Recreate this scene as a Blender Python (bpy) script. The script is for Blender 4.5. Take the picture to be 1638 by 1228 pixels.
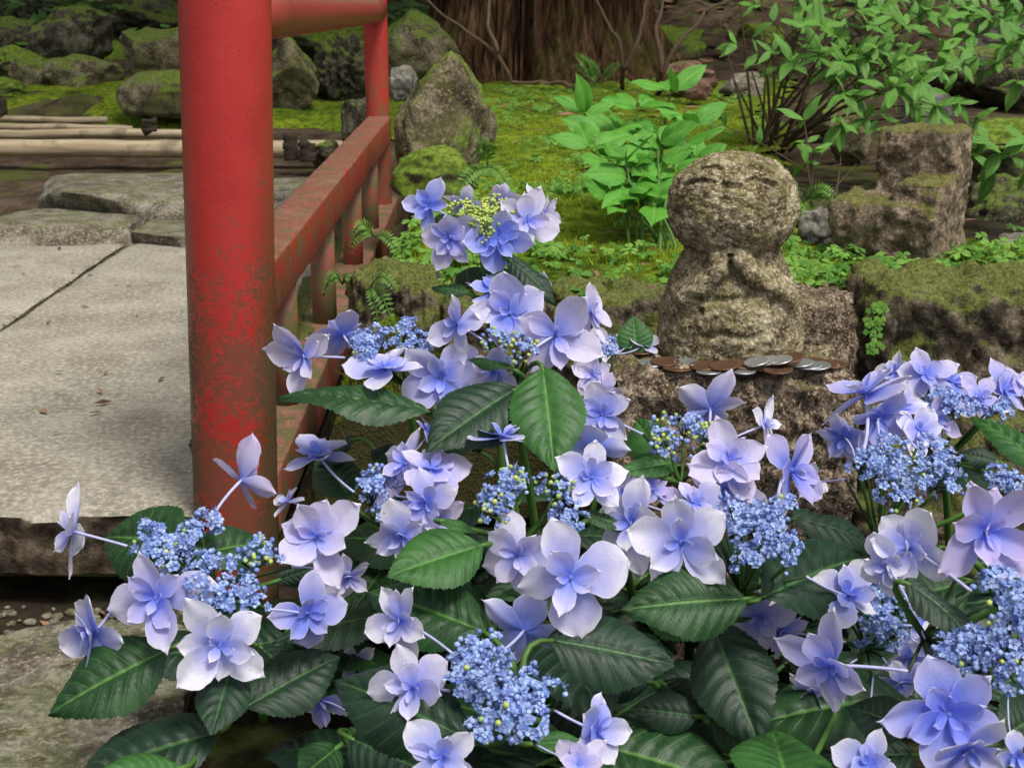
import bpy, bmesh, math, random
import numpy as np
from mathutils import Vector, Matrix, noise

# ------------------------------------------------------------------ reset
for o in list(bpy.data.objects): bpy.data.objects.remove(o)
S = bpy.context.scene
COL = S.collection
random.seed(7); RNG = np.random.default_rng(7)

# ------------------------------------------------------------------ camera
F = 2100.0; PITCH = math.radians(16.0); CAMZ = 0.43
CAM = Vector((0, 0, CAMZ))
FWD = Vector((0, math.cos(PITCH), -math.sin(PITCH)))
UP = Vector((0, math.sin(PITCH), math.cos(PITCH)))
RIGHT = Vector((1, 0, 0))
cd = bpy.data.cameras.new('camera'); cam = bpy.data.objects.new('camera', cd); COL.objects.link(cam)
cd.sensor_width = 36; cd.lens = F / 1638 * 36; cd.clip_start = 0.02; cd.clip_end = 500
cam.location = CAM; cam.rotation_euler = (math.pi / 2 - PITCH, 0, 0)
cd.dof.use_dof = True; cd.dof.focus_distance = 0.88; cd.dof.aperture_fstop = 34
S.camera = cam

# ------------------------------------------------------------------ light
SUN_EL, SUN_AZ = 60, 38     # soft light from high up, a little behind the camera and to the right
w = bpy.data.worlds.new('World'); S.world = w; w.use_nodes = True
wn = w.node_tree; wn.nodes.clear()
sky = wn.nodes.new('ShaderNodeTexSky'); sky.sky_type = 'NISHITA'; sky.sun_disc = False
sky.sun_elevation = math.radians(SUN_EL); sky.sun_rotation = math.radians(180 - SUN_AZ)
sky.dust_density = 4.0
hs = wn.nodes.new('ShaderNodeHueSaturation'); hs.inputs['Saturation'].default_value = 0.30
bg = wn.nodes.new('ShaderNodeBackground'); bg.inputs['Strength'].default_value = 0.074
wo = wn.nodes.new('ShaderNodeOutputWorld')
wn.links.new(sky.outputs[0], hs.inputs['Color']); wn.links.new(hs.outputs[0], bg.inputs[0]); wn.links.new(bg.outputs[0], wo.inputs[0])
sd = bpy.data.lights.new('sun', 'SUN'); sun = bpy.data.objects.new('sun', sd); COL.objects.link(sun)
sd.energy = 1.5; sd.angle = math.radians(14); sd.color = (1.0, 0.965, 0.9)
az = math.radians(SUN_AZ); el = math.radians(SUN_EL)
sdir = Vector((math.sin(az) * math.cos(el), -math.cos(az) * math.cos(el), math.sin(el)))
sun.rotation_euler = sdir.to_track_quat('Z', 'Y').to_euler()
S.view_settings.view_transform = 'Standard'; S.view_settings.look = 'None'
S.view_settings.gamma = 1; S.view_settings.exposure = 0.95
S.cycles.max_bounces = 6; S.cycles.diffuse_bounces = 3; S.cycles.glossy_bounces = 2; S.cycles.transmission_bounces = 4; S.cycles.caustics_reflective = False; S.cycles.caustics_refractive = False

# ------------------------------------------------------------------ pixel helpers
def ray(px, py): return FWD + RIGHT * ((px - 819) / F) - UP * ((py - 614) / F)
def P(px, py, d): return CAM + ray(px, py) * d
def G(px, py, z):
    r = ray(px, py); return CAM + r * ((z - CAMZ) / r.z)
def PY(px, py, y):
    r = ray(px, py); return CAM + r * (y / r.y)
def camdir(fx, fy, fz): return (RIGHT * fx + UP * fy - FWD * fz).normalized()

# ------------------------------------------------------------------ node helpers
class NT:
    def __init__(s, name):
        s.m = bpy.data.materials.new(name); s.m.use_nodes = True; s.t = s.m.node_tree; s.t.nodes.clear()
        s.out = s.t.nodes.new('ShaderNodeOutputMaterial')
    def n(s, typ, ins=None, **at):
        nd = s.t.nodes.new('ShaderNode' + typ)
        for k, v in at.items(): setattr(nd, k, v)
        for k, v in (ins or {}).items():
            if isinstance(v, bpy.types.NodeSocket): s.t.links.new(v, nd.inputs[k])
            else: nd.inputs[k].default_value = v
        return nd
    def co(s, which='Object'): return s.n('TexCoord').outputs[which]
    def noise(s, sc, det=4, rough=.55, co=None, dist=0.0):
        return s.n('TexNoise', {'Vector': co if co else s.co(), 'Scale': sc, 'Detail': det, 'Roughness': rough, 'Distortion': dist}).outputs[0]
    def ramp(s, f, stops):
        r = s.n('ValToRGB', {0: f}); e = r.color_ramp.elements
        while len(e) < len(stops): e.new(.5)
        for q, (p, c) in zip(e, stops):
            q.position = p; q.color = (c, c, c, 1) if isinstance(c, (int, float)) else (*c, 1)
        return r.outputs[0]
    def mix(s, f, a, b, blend='MIX'):
        m = s.n('Mix', data_type='RGBA', blend_type=blend)
        for i, v in ((0, f), (6, a), (7, b)):
            if isinstance(v, bpy.types.NodeSocket): s.t.links.new(v, m.inputs[i])
            else: m.inputs[i].default_value = (*v, 1) if isinstance(v, tuple) and len(v) == 3 else v
        return m.outputs[2]
    def math(s, op, a, b=0.0, c=0.0):
        m = s.n('Math', operation=op)
        for i, v in enumerate((a, b, c)):
            if isinstance(v, bpy.types.NodeSocket): s.t.links.new(v, m.inputs[i])
            else: m.inputs[i].default_value = v
        return m.outputs[0]
    def smooth(s, v, a, b):
        return s.n('MapRange', {0: v, 1: a, 2: b, 3: 0.0, 4: 1.0}, interpolation_type='SMOOTHSTEP').outputs[0]
    def bump(s, h, st, dist=.002, nrm=None):
        i = {'Height': h, 'Strength': st, 'Distance': dist}
        if nrm: i['Normal'] = nrm
        return s.n('Bump', i).outputs[0]
    def bsdf(s, col, rough=.8, spec=.3, nrm=None, **kw):
        i = {'Base Color': (*col, 1) if isinstance(col, tuple) else col, 'Roughness': rough, 'Specular IOR Level': spec}
        if nrm: i['Normal'] = nrm
        i.update(kw)
        b = s.n('BsdfPrincipled', i); s.t.links.new(b.outputs[0], s.out.inputs[0]); return b
    def translucent(s, b, col, f, nrm=None):
        t = s.n('BsdfTranslucent', {'Color': (*col, 1) if isinstance(col, tuple) else col})
        m = s.n('MixShader', {0: f}); s.t.links.new(b.outputs[0], m.inputs[1]); s.t.links.new(t.outputs[0], m.inputs[2])
        s.t.links.new(m.outputs[0], s.out.inputs[0])
    def upness(s):
        return s.n('SeparateXYZ', {0: s.n('NewGeometry').outputs['Normal']}).outputs[2]

MOSS_A, MOSS_B = (0.06, 0.105, 0.012), (0.17, 0.23, 0.028)
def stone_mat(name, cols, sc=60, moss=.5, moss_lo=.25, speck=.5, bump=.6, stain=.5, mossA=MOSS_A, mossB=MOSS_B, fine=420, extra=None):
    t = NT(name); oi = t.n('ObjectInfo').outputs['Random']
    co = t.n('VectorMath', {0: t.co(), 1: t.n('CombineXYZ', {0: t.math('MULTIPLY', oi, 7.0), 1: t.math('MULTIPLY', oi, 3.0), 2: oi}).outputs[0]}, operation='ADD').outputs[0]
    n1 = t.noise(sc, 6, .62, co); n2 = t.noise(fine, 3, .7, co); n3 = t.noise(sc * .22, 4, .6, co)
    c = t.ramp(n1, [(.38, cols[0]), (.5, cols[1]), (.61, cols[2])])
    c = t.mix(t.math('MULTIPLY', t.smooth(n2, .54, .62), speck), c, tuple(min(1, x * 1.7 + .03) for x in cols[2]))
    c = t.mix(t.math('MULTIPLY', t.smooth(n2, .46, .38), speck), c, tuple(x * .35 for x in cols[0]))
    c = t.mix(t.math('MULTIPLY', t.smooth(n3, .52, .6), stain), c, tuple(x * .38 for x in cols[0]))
    if extra:    # patches of lichen with a tint of their own
        c = t.mix(t.math('MULTIPLY', t.smooth(t.noise(sc * .4, 5, .65, co, .4), extra[1], extra[1] + .1), extra[2]), c, extra[0])
    up = t.upness()
    mm = t.math('ADD', t.math('MULTIPLY', up, .55), t.math('MULTIPLY', t.math('SUBTRACT', t.noise(sc * .35, 6, .7, co), .5), 1.9))
    mask = t.math('MULTIPLY', t.smooth(mm, moss_lo, moss_lo + .2), moss)
    mc = t.mix(t.smooth(t.noise(sc * 5, 4, .75, co), .4, .6), mossA, mossB)
    c = t.mix(mask, c, mc)
    h = t.math('ADD', t.math('MULTIPLY', n1, .6), t.math('MULTIPLY', n2, .35))
    t.bsdf(c, .9, .2, t.bump(h, bump, .004)); return t.m

M = {}
M['boulder'] = stone_mat('mossy boulder', [(.05, .04, .022), (.125, .104, .06), (.215, .185, .115)], 26, .8, .2, .55, .9, fine=190, extra=((.1, .1, .028), .5, .6))
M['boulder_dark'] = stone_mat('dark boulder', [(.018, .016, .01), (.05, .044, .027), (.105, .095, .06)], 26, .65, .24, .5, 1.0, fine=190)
M['boulder_moss'] = stone_mat('boulder under moss', [(.05, .05, .025), (.1, .1, .05), (.15, .14, .08)], 22, 1.0, -.12, .3, .7, fine=170)
M['boulder_red'] = stone_mat('reddish rock', [(.13, .065, .045), (.22, .12, .085), (.3, .19, .14)], 24, .4, .4, .3, .6, fine=170)
M['flat'] = stone_mat('flat stone', [(.085, .07, .048), (.155, .135, .098), (.24, .215, .17)], 30, .22, .42, .5, .9, stain=.3, fine=200)
M['gravel'] = stone_mat('grey rubble', [(.11, .1, .08), (.19, .175, .15), (.28, .265, .23)], 30, .3, .5, .3, .4, stain=.2, fine=300)
M['granite'] = stone_mat('granite block', [(.055, .037, .022), (.145, .105, .07), (.32, .25, .18)], 80, .5, .4, .75, 1.0, stain=.4, fine=380, mossA=(.07, .08, .02), mossB=(.16, .16, .05))
M['statue'] = stone_mat('statue granite', [(.1, .075, .038), (.25, .205, .115), (.44, .385, .255)], 105, .32, .42, .6, 1.2, stain=.35, fine=430, mossA=(.12, .115, .035), mossB=(.2, .19, .07), extra=((.17, .155, .05), .5, .55))
M['tuff'] = stone_mat('mossy wall block', [(.05, .04, .025), (.115, .09, .06), (.2, .16, .11)], 60, .85, .06, .45, 1.0, stain=.75, fine=260, mossA=(.05, .07, .012), mossB=(.15, .165, .035), extra=((.24, .2, .145), .56, .6))
M['pink'] = stone_mat('pinkish stone', [(.1, .07, .047), (.2, .145, .1), (.3, .235, .175)], 55, .9, .16, .45, 1.0, stain=.35, fine=300, mossA=(.07, .075, .016), mossB=(.16, .16, .045), extra=((.055, .047, .025), .53, .75))
M['litter_ground'] = None

def m_slab():
    t = NT('concrete slab'); n1 = t.noise(9, 6, .6); n2 = t.noise(150, 4, .75); n3 = t.noise(330, 2, .6)
    c = t.ramp(n1, [(.36, (.23, .202, .155)), (.52, (.32, .29, .23)), (.64, (.39, .355, .285))])
    c = t.mix(t.math('MULTIPLY', t.smooth(n2, .53, .59), .75), c, (.5, .465, .39))
    c = t.mix(t.math('MULTIPLY', t.smooth(n2, .47, .4), .55), c, (.15, .15, .12))
    c = t.mix(t.math('MULTIPLY', t.smooth(n3, .62, .7), .4), c, (.55, .52, .45))
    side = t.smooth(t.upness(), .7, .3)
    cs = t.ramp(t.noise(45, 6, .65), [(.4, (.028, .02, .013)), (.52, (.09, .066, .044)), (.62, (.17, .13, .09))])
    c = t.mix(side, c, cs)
    edge = t.math('MULTIPLY', t.smooth(t.noise(3.2, 5, .7), .6, .75), .35)
    c = t.mix(edge, c, (.2, .185, .13))
    t.bsdf(c, .88, .25, t.bump(t.math('ADD', n2, t.math('MULTIPLY', n3, .6)), .55, .003)); return t.m
M['slab'] = m_slab()

def m_red(name, brown):
    t = NT(name); n1 = t.noise(14, 5, .6); n2 = t.noise(210, 5, .75); n3 = t.noise(330, 2, .6)
    pos = t.n('NewGeometry').outputs['Position']; sp = t.n('SeparateXYZ', {0: pos})
    c = t.ramp(n1, [(.3, (.38, .027, .022)), (.6, (.47, .038, .032)), (.8, (.52, .06, .05))])
    low = t.smooth(sp.outputs[2], .44, .08)       # weathering is heavier near the wet ground
    thr = t.math('SUBTRACT', .65, t.math('MULTIPLY', low, .185))
    dirt = t.smooth(t.math('SUBTRACT', t.math('ADD', t.math('MULTIPLY', n2, .5), t.math('MULTIPLY', n1, .5)), thr), -.03, .06)
    c = t.mix(t.math('MULTIPLY', dirt, .7), c, t.mix(n3, (.05, .03, .015), (.1, .085, .035)))
    sx = t.n('SeparateXYZ', {0: t.n('NewGeometry').outputs['Normal']})
    alg = t.math('MULTIPLY', t.smooth(t.math('ADD', t.math('ABSOLUTE', sx.outputs[0]), t.math('MULTIPLY', t.math('SUBTRACT', n2, .5), 1.2)), .5, .95), t.math('ADD', t.math('MULTIPLY', low, .85), .06))
    if not brown: c = t.mix(alg, c, t.mix(n3, (.045, .035, .012), (.1, .085, .03)))
    c = t.mix(t.math('MULTIPLY', t.smooth(n3, .69, .72), .6), c, (.02, .012, .01))
    if brown:
        b = t.math('MULTIPLY', t.math('ADD', t.smooth(sx.outputs[2], .2, .8), brown - 1.0 if brown < 1 else .35), t.smooth(t.math('ADD', n2, t.math('MULTIPLY', n1, .4)), .45, .72))
        c = t.mix(b, c, t.ramp(n2, [(.35, (.15, .065, .042)), (.65, (.33, .17, .12))]))
        g = t.math('MULTIPLY', low, t.smooth(t.noise(36, 6, .7), .45, .6))
        c = t.mix(t.math('MULTIPLY', g, brown), c, (.12, .11, .04))
    r = t.math('ADD', .38, t.math('MULTIPLY', dirt, .35))
    t.bsdf(c, r, .4, t.bump(t.math('ADD', n2, t.math('MULTIPLY', dirt, -.6)), .25, .0015)); return t.m
M['red'] = m_red('weathered red paint', 0)
M['red_brown'] = m_red('dusty red paint', .9)
M['red_old'] = m_red('rusty brown paint', 1.3)

def m_ground(name, a, b, c3, sc, moss=0.0, bump=.8):
    t = NT(name); n1 = t.noise(sc, 7, .68); n2 = t.noise(sc * 9, 4, .7)
    c = t.ramp(n1, [(.3, a), (.5, b), (.72, c3)])
    c = t.mix(t.math('MULTIPLY', t.smooth(n2, .58, .7), .4), c, tuple(x * 1.9 for x in c3))
    if moss:
        c = t.mix(t.math('MULTIPLY', t.smooth(t.noise(sc * .45, 6, .65), .5, .62), moss), c, t.mix(n2, MOSS_A, MOSS_B))
    t.bsdf(c, .95, .12, t.bump(t.math('ADD', n1, t.math('MULTIPLY', n2, .5)), bump, .01)); return t.m
M['soil'] = m_ground('damp soil', (.012, .009, .006), (.03, .023, .015), (.06, .047, .032), 22, .35)
M['hill'] = m_ground('leaf littered slope', (.022, .014, .008), (.065, .044, .028), (.15, .11, .078), 12, .4)
def m_moss():
    t = NT('moss carpet'); n1 = t.noise(5.5, 6, .65); n2 = t.noise(60, 5, .7); n3 = t.noise(330, 3, .7)
    c = t.ramp(n1, [(.36, (.1, .165, .015)), (.48, (.2, .31, .025)), (.6, (.34, .42, .035))])
    c = t.mix(t.math('MULTIPLY', t.smooth(n2, .53, .44), .65), c, (.045, .07, .012))
    c = t.mix(t.math('MULTIPLY', t.smooth(t.noise(9, 6, .7), .58, .68), .75), c, (.075, .055, .03))
    c = t.mix(t.math('MULTIPLY', t.smooth(n3, .55, .7), .35), c, (.33, .36, .05))
    # the turned-down rim is bare dark earth
    side = t.smooth(t.math('ADD', t.upness(), t.math('MULTIPLY', t.math('SUBTRACT', n2, .5), .8)), .62, .3)
    c = t.mix(side, c, t.mix(n2, (.03, .03, .012), (.1, .09, .035)))
    t.bsdf(c, 1.0, .05, t.bump(t.math('ADD', n2, n3), 1.0, .008)); return t.m
M['moss'] = m_moss()

def m_tint(name, a, b, rough=.8, tr=.3, attr='rnd', spec=.25):
    t = NT(name); r = t.n('Attribute', attribute_name=attr).outputs['Fac']
    c = t.mix(r, a, b); bs = t.bsdf(c, rough, spec)
    if tr: t.translucent(bs, c, tr)
    return t.m
M['moss_blade'] = m_tint('moss blade', (.14, .23, .015), (.44, .54, .05), .9, .45)
M['clover'] = m_tint('clover leaf', (.07, .2, .025), (.22, .42, .07), .6, .3)
M['fern'] = m_tint('fern frond', (.07, .18, .03), (.2, .36, .07), .6, .3)
M['dead_leaf'] = m_tint('dead leaf', (.07, .035, .018), (.3, .17, .1), .85, 0)
M['fert_blue'] = m_tint('fertile floret', (.13, .22, .58), (.5, .64, .93), .6, .25)
M['bud_blue'] = m_tint('blue bud', (.13, .18, .5), (.4, .54, .85), .5, .12)
M['bud_green'] = m_tint('green bud', (.3, .45, .14), (.6, .66, .14), .5, .12)
M['eye'] = m_tint('floret eye', (.2, .2, .5), (.55, .6, .85), .6, 0)
M['forest'] = m_tint('forest leaf', (.02, .06, .012), (.12, .27, .05), .6, .3)

def m_leaf(name, dark, light, vein, rough, tr, nv=9.0, tint=.35):
    t = NT(name); uv = t.n('SeparateXYZ', {0: t.co('UV')}); u, v = uv.outputs[0], uv.outputs[1]
    au = t.math('MULTIPLY', t.math('ABSOLUTE', t.math('SUBTRACT', u, .5)), 2.0)
    oi0 = t.n('ObjectInfo').outputs['Random']
    wv = t.noise(2.5, 3, .6, t.n('VectorMath', {0: t.co('UV'), 1: t.n('CombineXYZ', {0: t.math('MULTIPLY', oi0, 9.0)}).outputs[0]}, operation='ADD').outputs[0])
    ph = t.math('ADD', t.math('SUBTRACT', t.math('MULTIPLY', v, nv), t.math('MULTIPLY', au, 1.7)), t.math('MULTIPLY', wv, .35))
    fr = t.math('ABSOLUTE', t.math('SUBTRACT', t.math('FRACT', ph), .5))       # .5 on the vein
    sv = t.math('MULTIPLY', t.smooth(fr, .43, .5), t.smooth(au, 1.0, .8))
    mr = t.smooth(au, .07, .02)
    vm = t.math('MAXIMUM', t.math('MULTIPLY', sv, .5), mr)
    oi = t.n('ObjectInfo').outputs['Random']
    n = t.noise(3.0, 4, .6, t.n('VectorMath', {0: t.co('UV'), 1: t.n('CombineXYZ', {0: t.math('MULTIPLY', oi, 9.0), 1: oi}).outputs[0]}, operation='ADD').outputs[0])
    c = t.mix(t.smooth(n, .3, .7), dark, light)
    c = t.mix(t.math('MULTIPLY', oi, tint), c, light)
    c = t.mix(vm, c, vein)
    fv = t.n('TexVoronoi', {'Vector': t.co('UV'), 'Scale': 46.0}, feature='DISTANCE_TO_EDGE').outputs[0]
    c = t.mix(t.math('MULTIPLY', t.smooth(t.noise(26, 3, .6, t.co('UV')), .74, .78), .7), c, (.11, .07, .03))
    c = t.mix(t.math('MULTIPLY', t.smooth(fv, .07, .0), .28), c, vein)
    h = t.math('ADD', t.math('MULTIPLY', t.smooth(fv, 0, .12), .1), t.math('MULTIPLY', vm, -1.0))
    b = t.bsdf(c, t.math('ADD', rough, t.math('MULTIPLY', n, .25)), .38, t.bump(h, .35, .0012))
    t.translucent(b, t.mix(.5, c, light), tr); return t.m
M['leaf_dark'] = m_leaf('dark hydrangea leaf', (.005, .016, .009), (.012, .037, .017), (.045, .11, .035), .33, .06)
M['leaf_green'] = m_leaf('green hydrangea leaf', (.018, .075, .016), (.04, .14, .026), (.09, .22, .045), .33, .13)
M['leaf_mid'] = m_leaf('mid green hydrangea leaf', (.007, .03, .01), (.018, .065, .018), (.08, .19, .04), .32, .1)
M['leaf_young'] = m_leaf('young hydrangea leaf', (.045, .19, .018), (.12, .38, .04), (.2, .44, .07), .42, .25, 7.0, .7)
M['leaf_shrub'] = m_leaf('shrub leaf', (.03, .1, .014), (.14, .33, .045), (.18, .37, .08), .45, .25, 6.0, .75)

def m_petal():
    t = NT('hydrangea petal'); uv = t.n('SeparateXYZ', {0: t.co('UV')}); u, v = uv.outputs[0], uv.outputs[1]
    info = t.n('ObjectInfo'); oi = info.outputs['Random']; oc = t.n('SeparateColor', {0: info.outputs['Color']})
    au = t.math('MULTIPLY', t.math('ABSOLUTE', t.math('SUBTRACT', u, .5)), 2.0)
    co = t.n('VectorMath', {0: t.co('UV'), 1: t.n('CombineXYZ', {0: t.math('MULTIPLY', oi, 31.0), 1: t.math('MULTIPLY', oi, 17.0)}).outputs[0]}, operation='ADD').outputs[0]
    nz = t.noise(2.2, 4, .6, co)
    r = t.math('ADD', v, t.math('MULTIPLY', t.math('MULTIPLY', au, au), .16))
    r = t.math('ADD', r, t.math('MULTIPLY', t.math('SUBTRACT', nz, .5), .5))
    r = t.math('ADD', r, t.math('MULTIPLY', t.math('SUBTRACT', oi, .5), .22))
    r = t.math('ADD', r, t.math('MULTIPLY', t.math('SUBTRACT', oc.outputs[0], .5), .75))      # age of the whole blossom
    r = t.math('SUBTRACT', r, t.math('MULTIPLY', t.n('Attribute', attribute_name='inner').outputs['Fac'], .36))
    c = t.ramp(r, [(.0, (.2, .28, .86)), (.28, (.38, .43, .9)), (.65, (.6, .6, .92)), (.92, (.91, .89, .97))])
    c = t.mix(t.math('MULTIPLY', oc.outputs[1], t.smooth(v, .1, .8)), c, (.66, .54, .86))     # some heads turn lilac
    # branching veins
    vx = t.n('CombineXYZ', {0: t.math('MULTIPLY', t.math('SUBTRACT', u, .5), 9.0), 1: t.math('MULTIPLY', v, 2.2), 2: t.math('MULTIPLY', oi, 20.0)}).outputs[0]
    vor = t.n('TexVoronoi', {'Vector': vx, 'Scale': 1.6}, feature='DISTANCE_TO_EDGE').outputs[0]
    c = t.mix(t.math('MULTIPLY', t.smooth(vor, .06, .0), .22), c, (.36, .36, .82))
    c = t.mix(t.math('MULTIPLY', t.smooth(t.math('MAXIMUM', au, v), .92, 1.0), .55), c, (.92, .9, .95))
    sp = t.smooth(t.noise(5, 4, .65, co), .665, .7)
    c = t.mix(t.math('MULTIPLY', sp, .75), c, (.34, .22, .1))
    b = t.bsdf(c, .55, .2, t.bump(t.math('ADD', t.smooth(vor, 0, .15), nz), .16, .0006))
    t.translucent(b, c, .38); return t.m
M['petal'] = m_petal()

def plain(name, c, rough=.6, spec=.3, metal=0.0, nz=None):
    t = NT(name)
    n = t.noise(nz or 60, 4, .6)
    cc = t.mix(n, tuple(x * .65 for x in c), tuple(min(1, x * 1.3) for x in c))
    t.bsdf(cc, rough, spec, t.bump(n, .3, .001), Metallic=metal); return t.m
M['stalk'] = plain('lilac flower stalk', (.5, .5, .8), .5)
M['stem'] = plain('green stem', (.07, .16, .03), .45, nz=30)
M['stem_dark'] = plain('dark green stem', (.03, .06, .02), .5, nz=30)
M['twig'] = plain('brown twig', (.085, .055, .033), .8, nz=40)
M['root'] = plain('pale root', (.17, .115, .07), .8, nz=30)
M['copper'] = plain('bronze coin', (.17, .09, .052), .48, .5, .6, 320)
M['alu'] = plain('aluminium coin', (.6, .61, .62), .36, .5, .85, 320)
def m_log():
    t = NT('pale log'); co = t.n('Mapping', {'Vector': t.co(), 'Scale': (1.2, 30, 30)}).outputs[0]
    n = t.noise(3, 5, .65, co); n2 = t.noise(14, 5, .6)
    c = t.ramp(n, [(.3, (.26, .19, .11)), (.6, (.47, .38, .25)), (.8, (.6, .5, .36))])
    c = t.mix(t.math('MULTIPLY', t.smooth(n2, .55, .68), .7), c, (.17, .14, .09))
    t.bsdf(c, .75, .25, t.bump(n, .4, .003)); return t.m
M['log'] = m_log()
def m_bark():
    t = NT('cedar bark'); co = t.n('Mapping', {'Vector': t.co(), 'Scale': (34, 34, 1.3)}).outputs[0]
    n = t.noise(1.3, 7, .7, co, .3); n2 = t.noise(4, 6, .65)
    c = t.ramp(n, [(.36, (.01, .006, .004)), (.5, (.085, .045, .023)), (.63, (.21, .12, .066))])
    lowm = t.smooth(t.n('SeparateXYZ', {0: t.co()}).outputs[2], .75, .0)
    c = t.mix(t.math('MULTIPLY', t.smooth(t.math('ADD', n2, t.math('MULTIPLY', lowm, .08)), .58, .68), .4), c, t.mix(n, (.04, .05, .01), (.15, .16, .035)))
    t.bsdf(c, .95, .1, t.bump(n, 1.0, .03)); return t.m
M['bark'] = m_bark()
M['stake'] = plain('dark rotten wood', (.045, .033, .022), .95, nz=50)
M['joint'] = M['soil']

# ------------------------------------------------------------------ mesh helpers
def link(o, parent=None, loc=None):
    COL.objects.link(o)
    if parent: o.parent = parent
    if loc is not None: o.location = loc
    return o
def tag(o, label=None, cat=None, group=None, kind=None):
    if label: o['label'] = label
    if cat: o['category'] = cat
    if group: o['group'] = group
    if kind: o['kind'] = kind
    return o
def empty(name, loc, label, cat, group=None):
    o = bpy.data.objects.new(name, None); o.empty_display_size = .02; link(o, None, loc); return tag(o, label, cat, group)
def mesh_np(name, V, Fc, mat, smooth=True, uv=None, attrs=None, matidx=None):
    me = bpy.data.meshes.new(name)
    V = np.asarray(V, dtype=np.float64)
    if isinstance(Fc, np.ndarray):
        k = Fc.shape[1]; me.vertices.add(len(V)); me.vertices.foreach_set('co', V.ravel())
        me.loops.add(Fc.size); me.loops.foreach_set('vertex_index', Fc.ravel().astype(np.int32))
        me.polygons.add(len(Fc)); me.polygons.foreach_set('loop_start', np.arange(0, Fc.size, k, dtype=np.int32))
        me.update(calc_edges=True)
    else:
        me.from_pydata([tuple(v) for v in V], [], Fc)
    for m in (mat if isinstance(mat, (list, tuple)) else [mat]): me.materials.append(m)
    if matidx is not None: me.polygons.foreach_set('material_index', np.asarray(matidx, dtype=np.int32))
    me.polygons.foreach_set('use_smooth', [bool(smooth)] * len(me.polygons))
    if uv is not None:
        l = me.uv_layers.new(name='UVMap'); vi = np.zeros(len(me.loops), dtype=np.int32); me.loops.foreach_get('vertex_index', vi)
        l.data.foreach_set('uv', np.asarray(uv, dtype=np.float32)[vi].ravel())
    for k, a in (attrs or {}).items():
        at = me.attributes.new(k, 'FLOAT', 'POINT'); at.data.foreach_set('value', np.asarray(a, dtype=np.float32))
    me.validate(); me.update(); return me
def obj(name, me, parent=None, loc=None): return link(bpy.data.objects.new(name, me), parent, loc)

class MB:
    def __init__(s): s.v = []; s.f = []; s.mi = []; s.a = []
    def add(s, v, f, mi=0, a=0.0):
        b = len(s.v); s.v += [tuple(x) for x in v]; s.f += [tuple(i + b for i in q) for q in f]
        s.mi += [mi] * len(f); s.a += [a] * len(v)
    def tube(s, pts, rad, n=8, mi=0, a=0.0, cap=True):
        pts = [Vector(p) for p in pts]; m = len(pts)
        if not isinstance(rad, (list, tuple)): rad = [rad] * m
        v = []; f = []; ref = Vector((.3, .2, 1))
        for i, p in enumerate(pts):
            t = (pts[min(i + 1, m - 1)] - pts[max(i - 1, 0)]).normalized()
            if abs(t.dot(ref.normalized())) > .95: ref = Vector((1, .1, .1))
            x = t.cross(ref).normalized(); y = t.cross(x); ref = x.cross(t) if False else ref
            for k in range(n):
                th = 2 * math.pi * k / n; v.append(p + (x * math.cos(th) + y * math.sin(th)) * rad[i])
        for i in range(m - 1):
            for k in range(n): f.append((i * n + k, i * n + (k + 1) % n, (i + 1) * n + (k + 1) % n, (i + 1) * n + k))
        if cap: f.append(tuple(range(n - 1, -1, -1))); f.append(tuple((m - 1) * n + k for k in range(n)))
        s.add(v, f, mi, a)
    def mesh(s, name, mat, off=None, smooth=True):
        V = np.array(s.v); 
        if off is not None: V = V - np.array(off)
        return mesh_np(name, V, s.f, mat, smooth, attrs={'rnd': s.a}, matidx=s.mi)
def bez(a, b, c, n=10): return [a * (1 - t) ** 2 + b * 2 * t * (1 - t) + c * t * t for t in [i / n for i in range(n + 1)]]

def fbm(p, sc, oc=5, seed=0.0):
    return noise.fractal(Vector((p[0] * sc + seed * 13.1, p[1] * sc - seed * 7.7, p[2] * sc + seed * 3.3)), .6, 2.0, oc)
_ico = {}
def ico(sub):
    if sub not in _ico:
        bm = bmesh.new(); bmesh.ops.create_icosphere(bm, subdivisions=sub, radius=1); bm.verts.ensure_lookup_table()
        _ico[sub] = (np.array([v.co[:] for v in bm.verts]), np.array([[v.index for v in f.verts] for f in bm.faces])); bm.free()
    return _ico[sub]
def rock_mesh(name, size, mat, seed, sub=5, cuts=9, lump=.18, fine=.03, sq=.75, planes=None, flatbase=True, rough=0):
    V, Fc = ico(sub); V = V.copy(); r = np.random.default_rng(seed)
    V = np.sign(V) * np.abs(V) ** sq
    V /= np.abs(V).max()
    pl = []
    for i in range(cuts):
        n = r.normal(size=3); n[2] *= .7; n /= np.linalg.norm(n); pl.append((n, r.uniform(.62, .95)))
    for n, h in (planes or []):
        n = np.array(n, float); n /= np.linalg.norm(n); pl.append((n, h))
    for n, h in pl:
        d = V @ n - h; k = d > 0; V[k] -= np.outer(d[k] * .93, n)
    out = V.copy()
    for i, p in enumerate(V):
        L = math.sqrt(p @ p) + 1e-6; dsp = fbm(p, 1.1, 3, seed) * lump + fbm(p, 4.5, 4, seed + 5) * fine
        if rough: dsp += -abs(fbm(p, 2.4, 5, seed + 9)) * rough
        out[i] = p * (1 + dsp / L)
    out[:, 2] -= out[:, 2].min(); out[:, 2] /= out[:, 2].max()
    for a in (0, 1):
        mid = (out[:, a].max() + out[:, a].min()) / 2; out[:, a] = (out[:, a] - mid) / (out[:, a].max() - out[:, a].min())
    out *= np.array(size)
    return mesh_np(name, out, Fc, mat)
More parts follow.
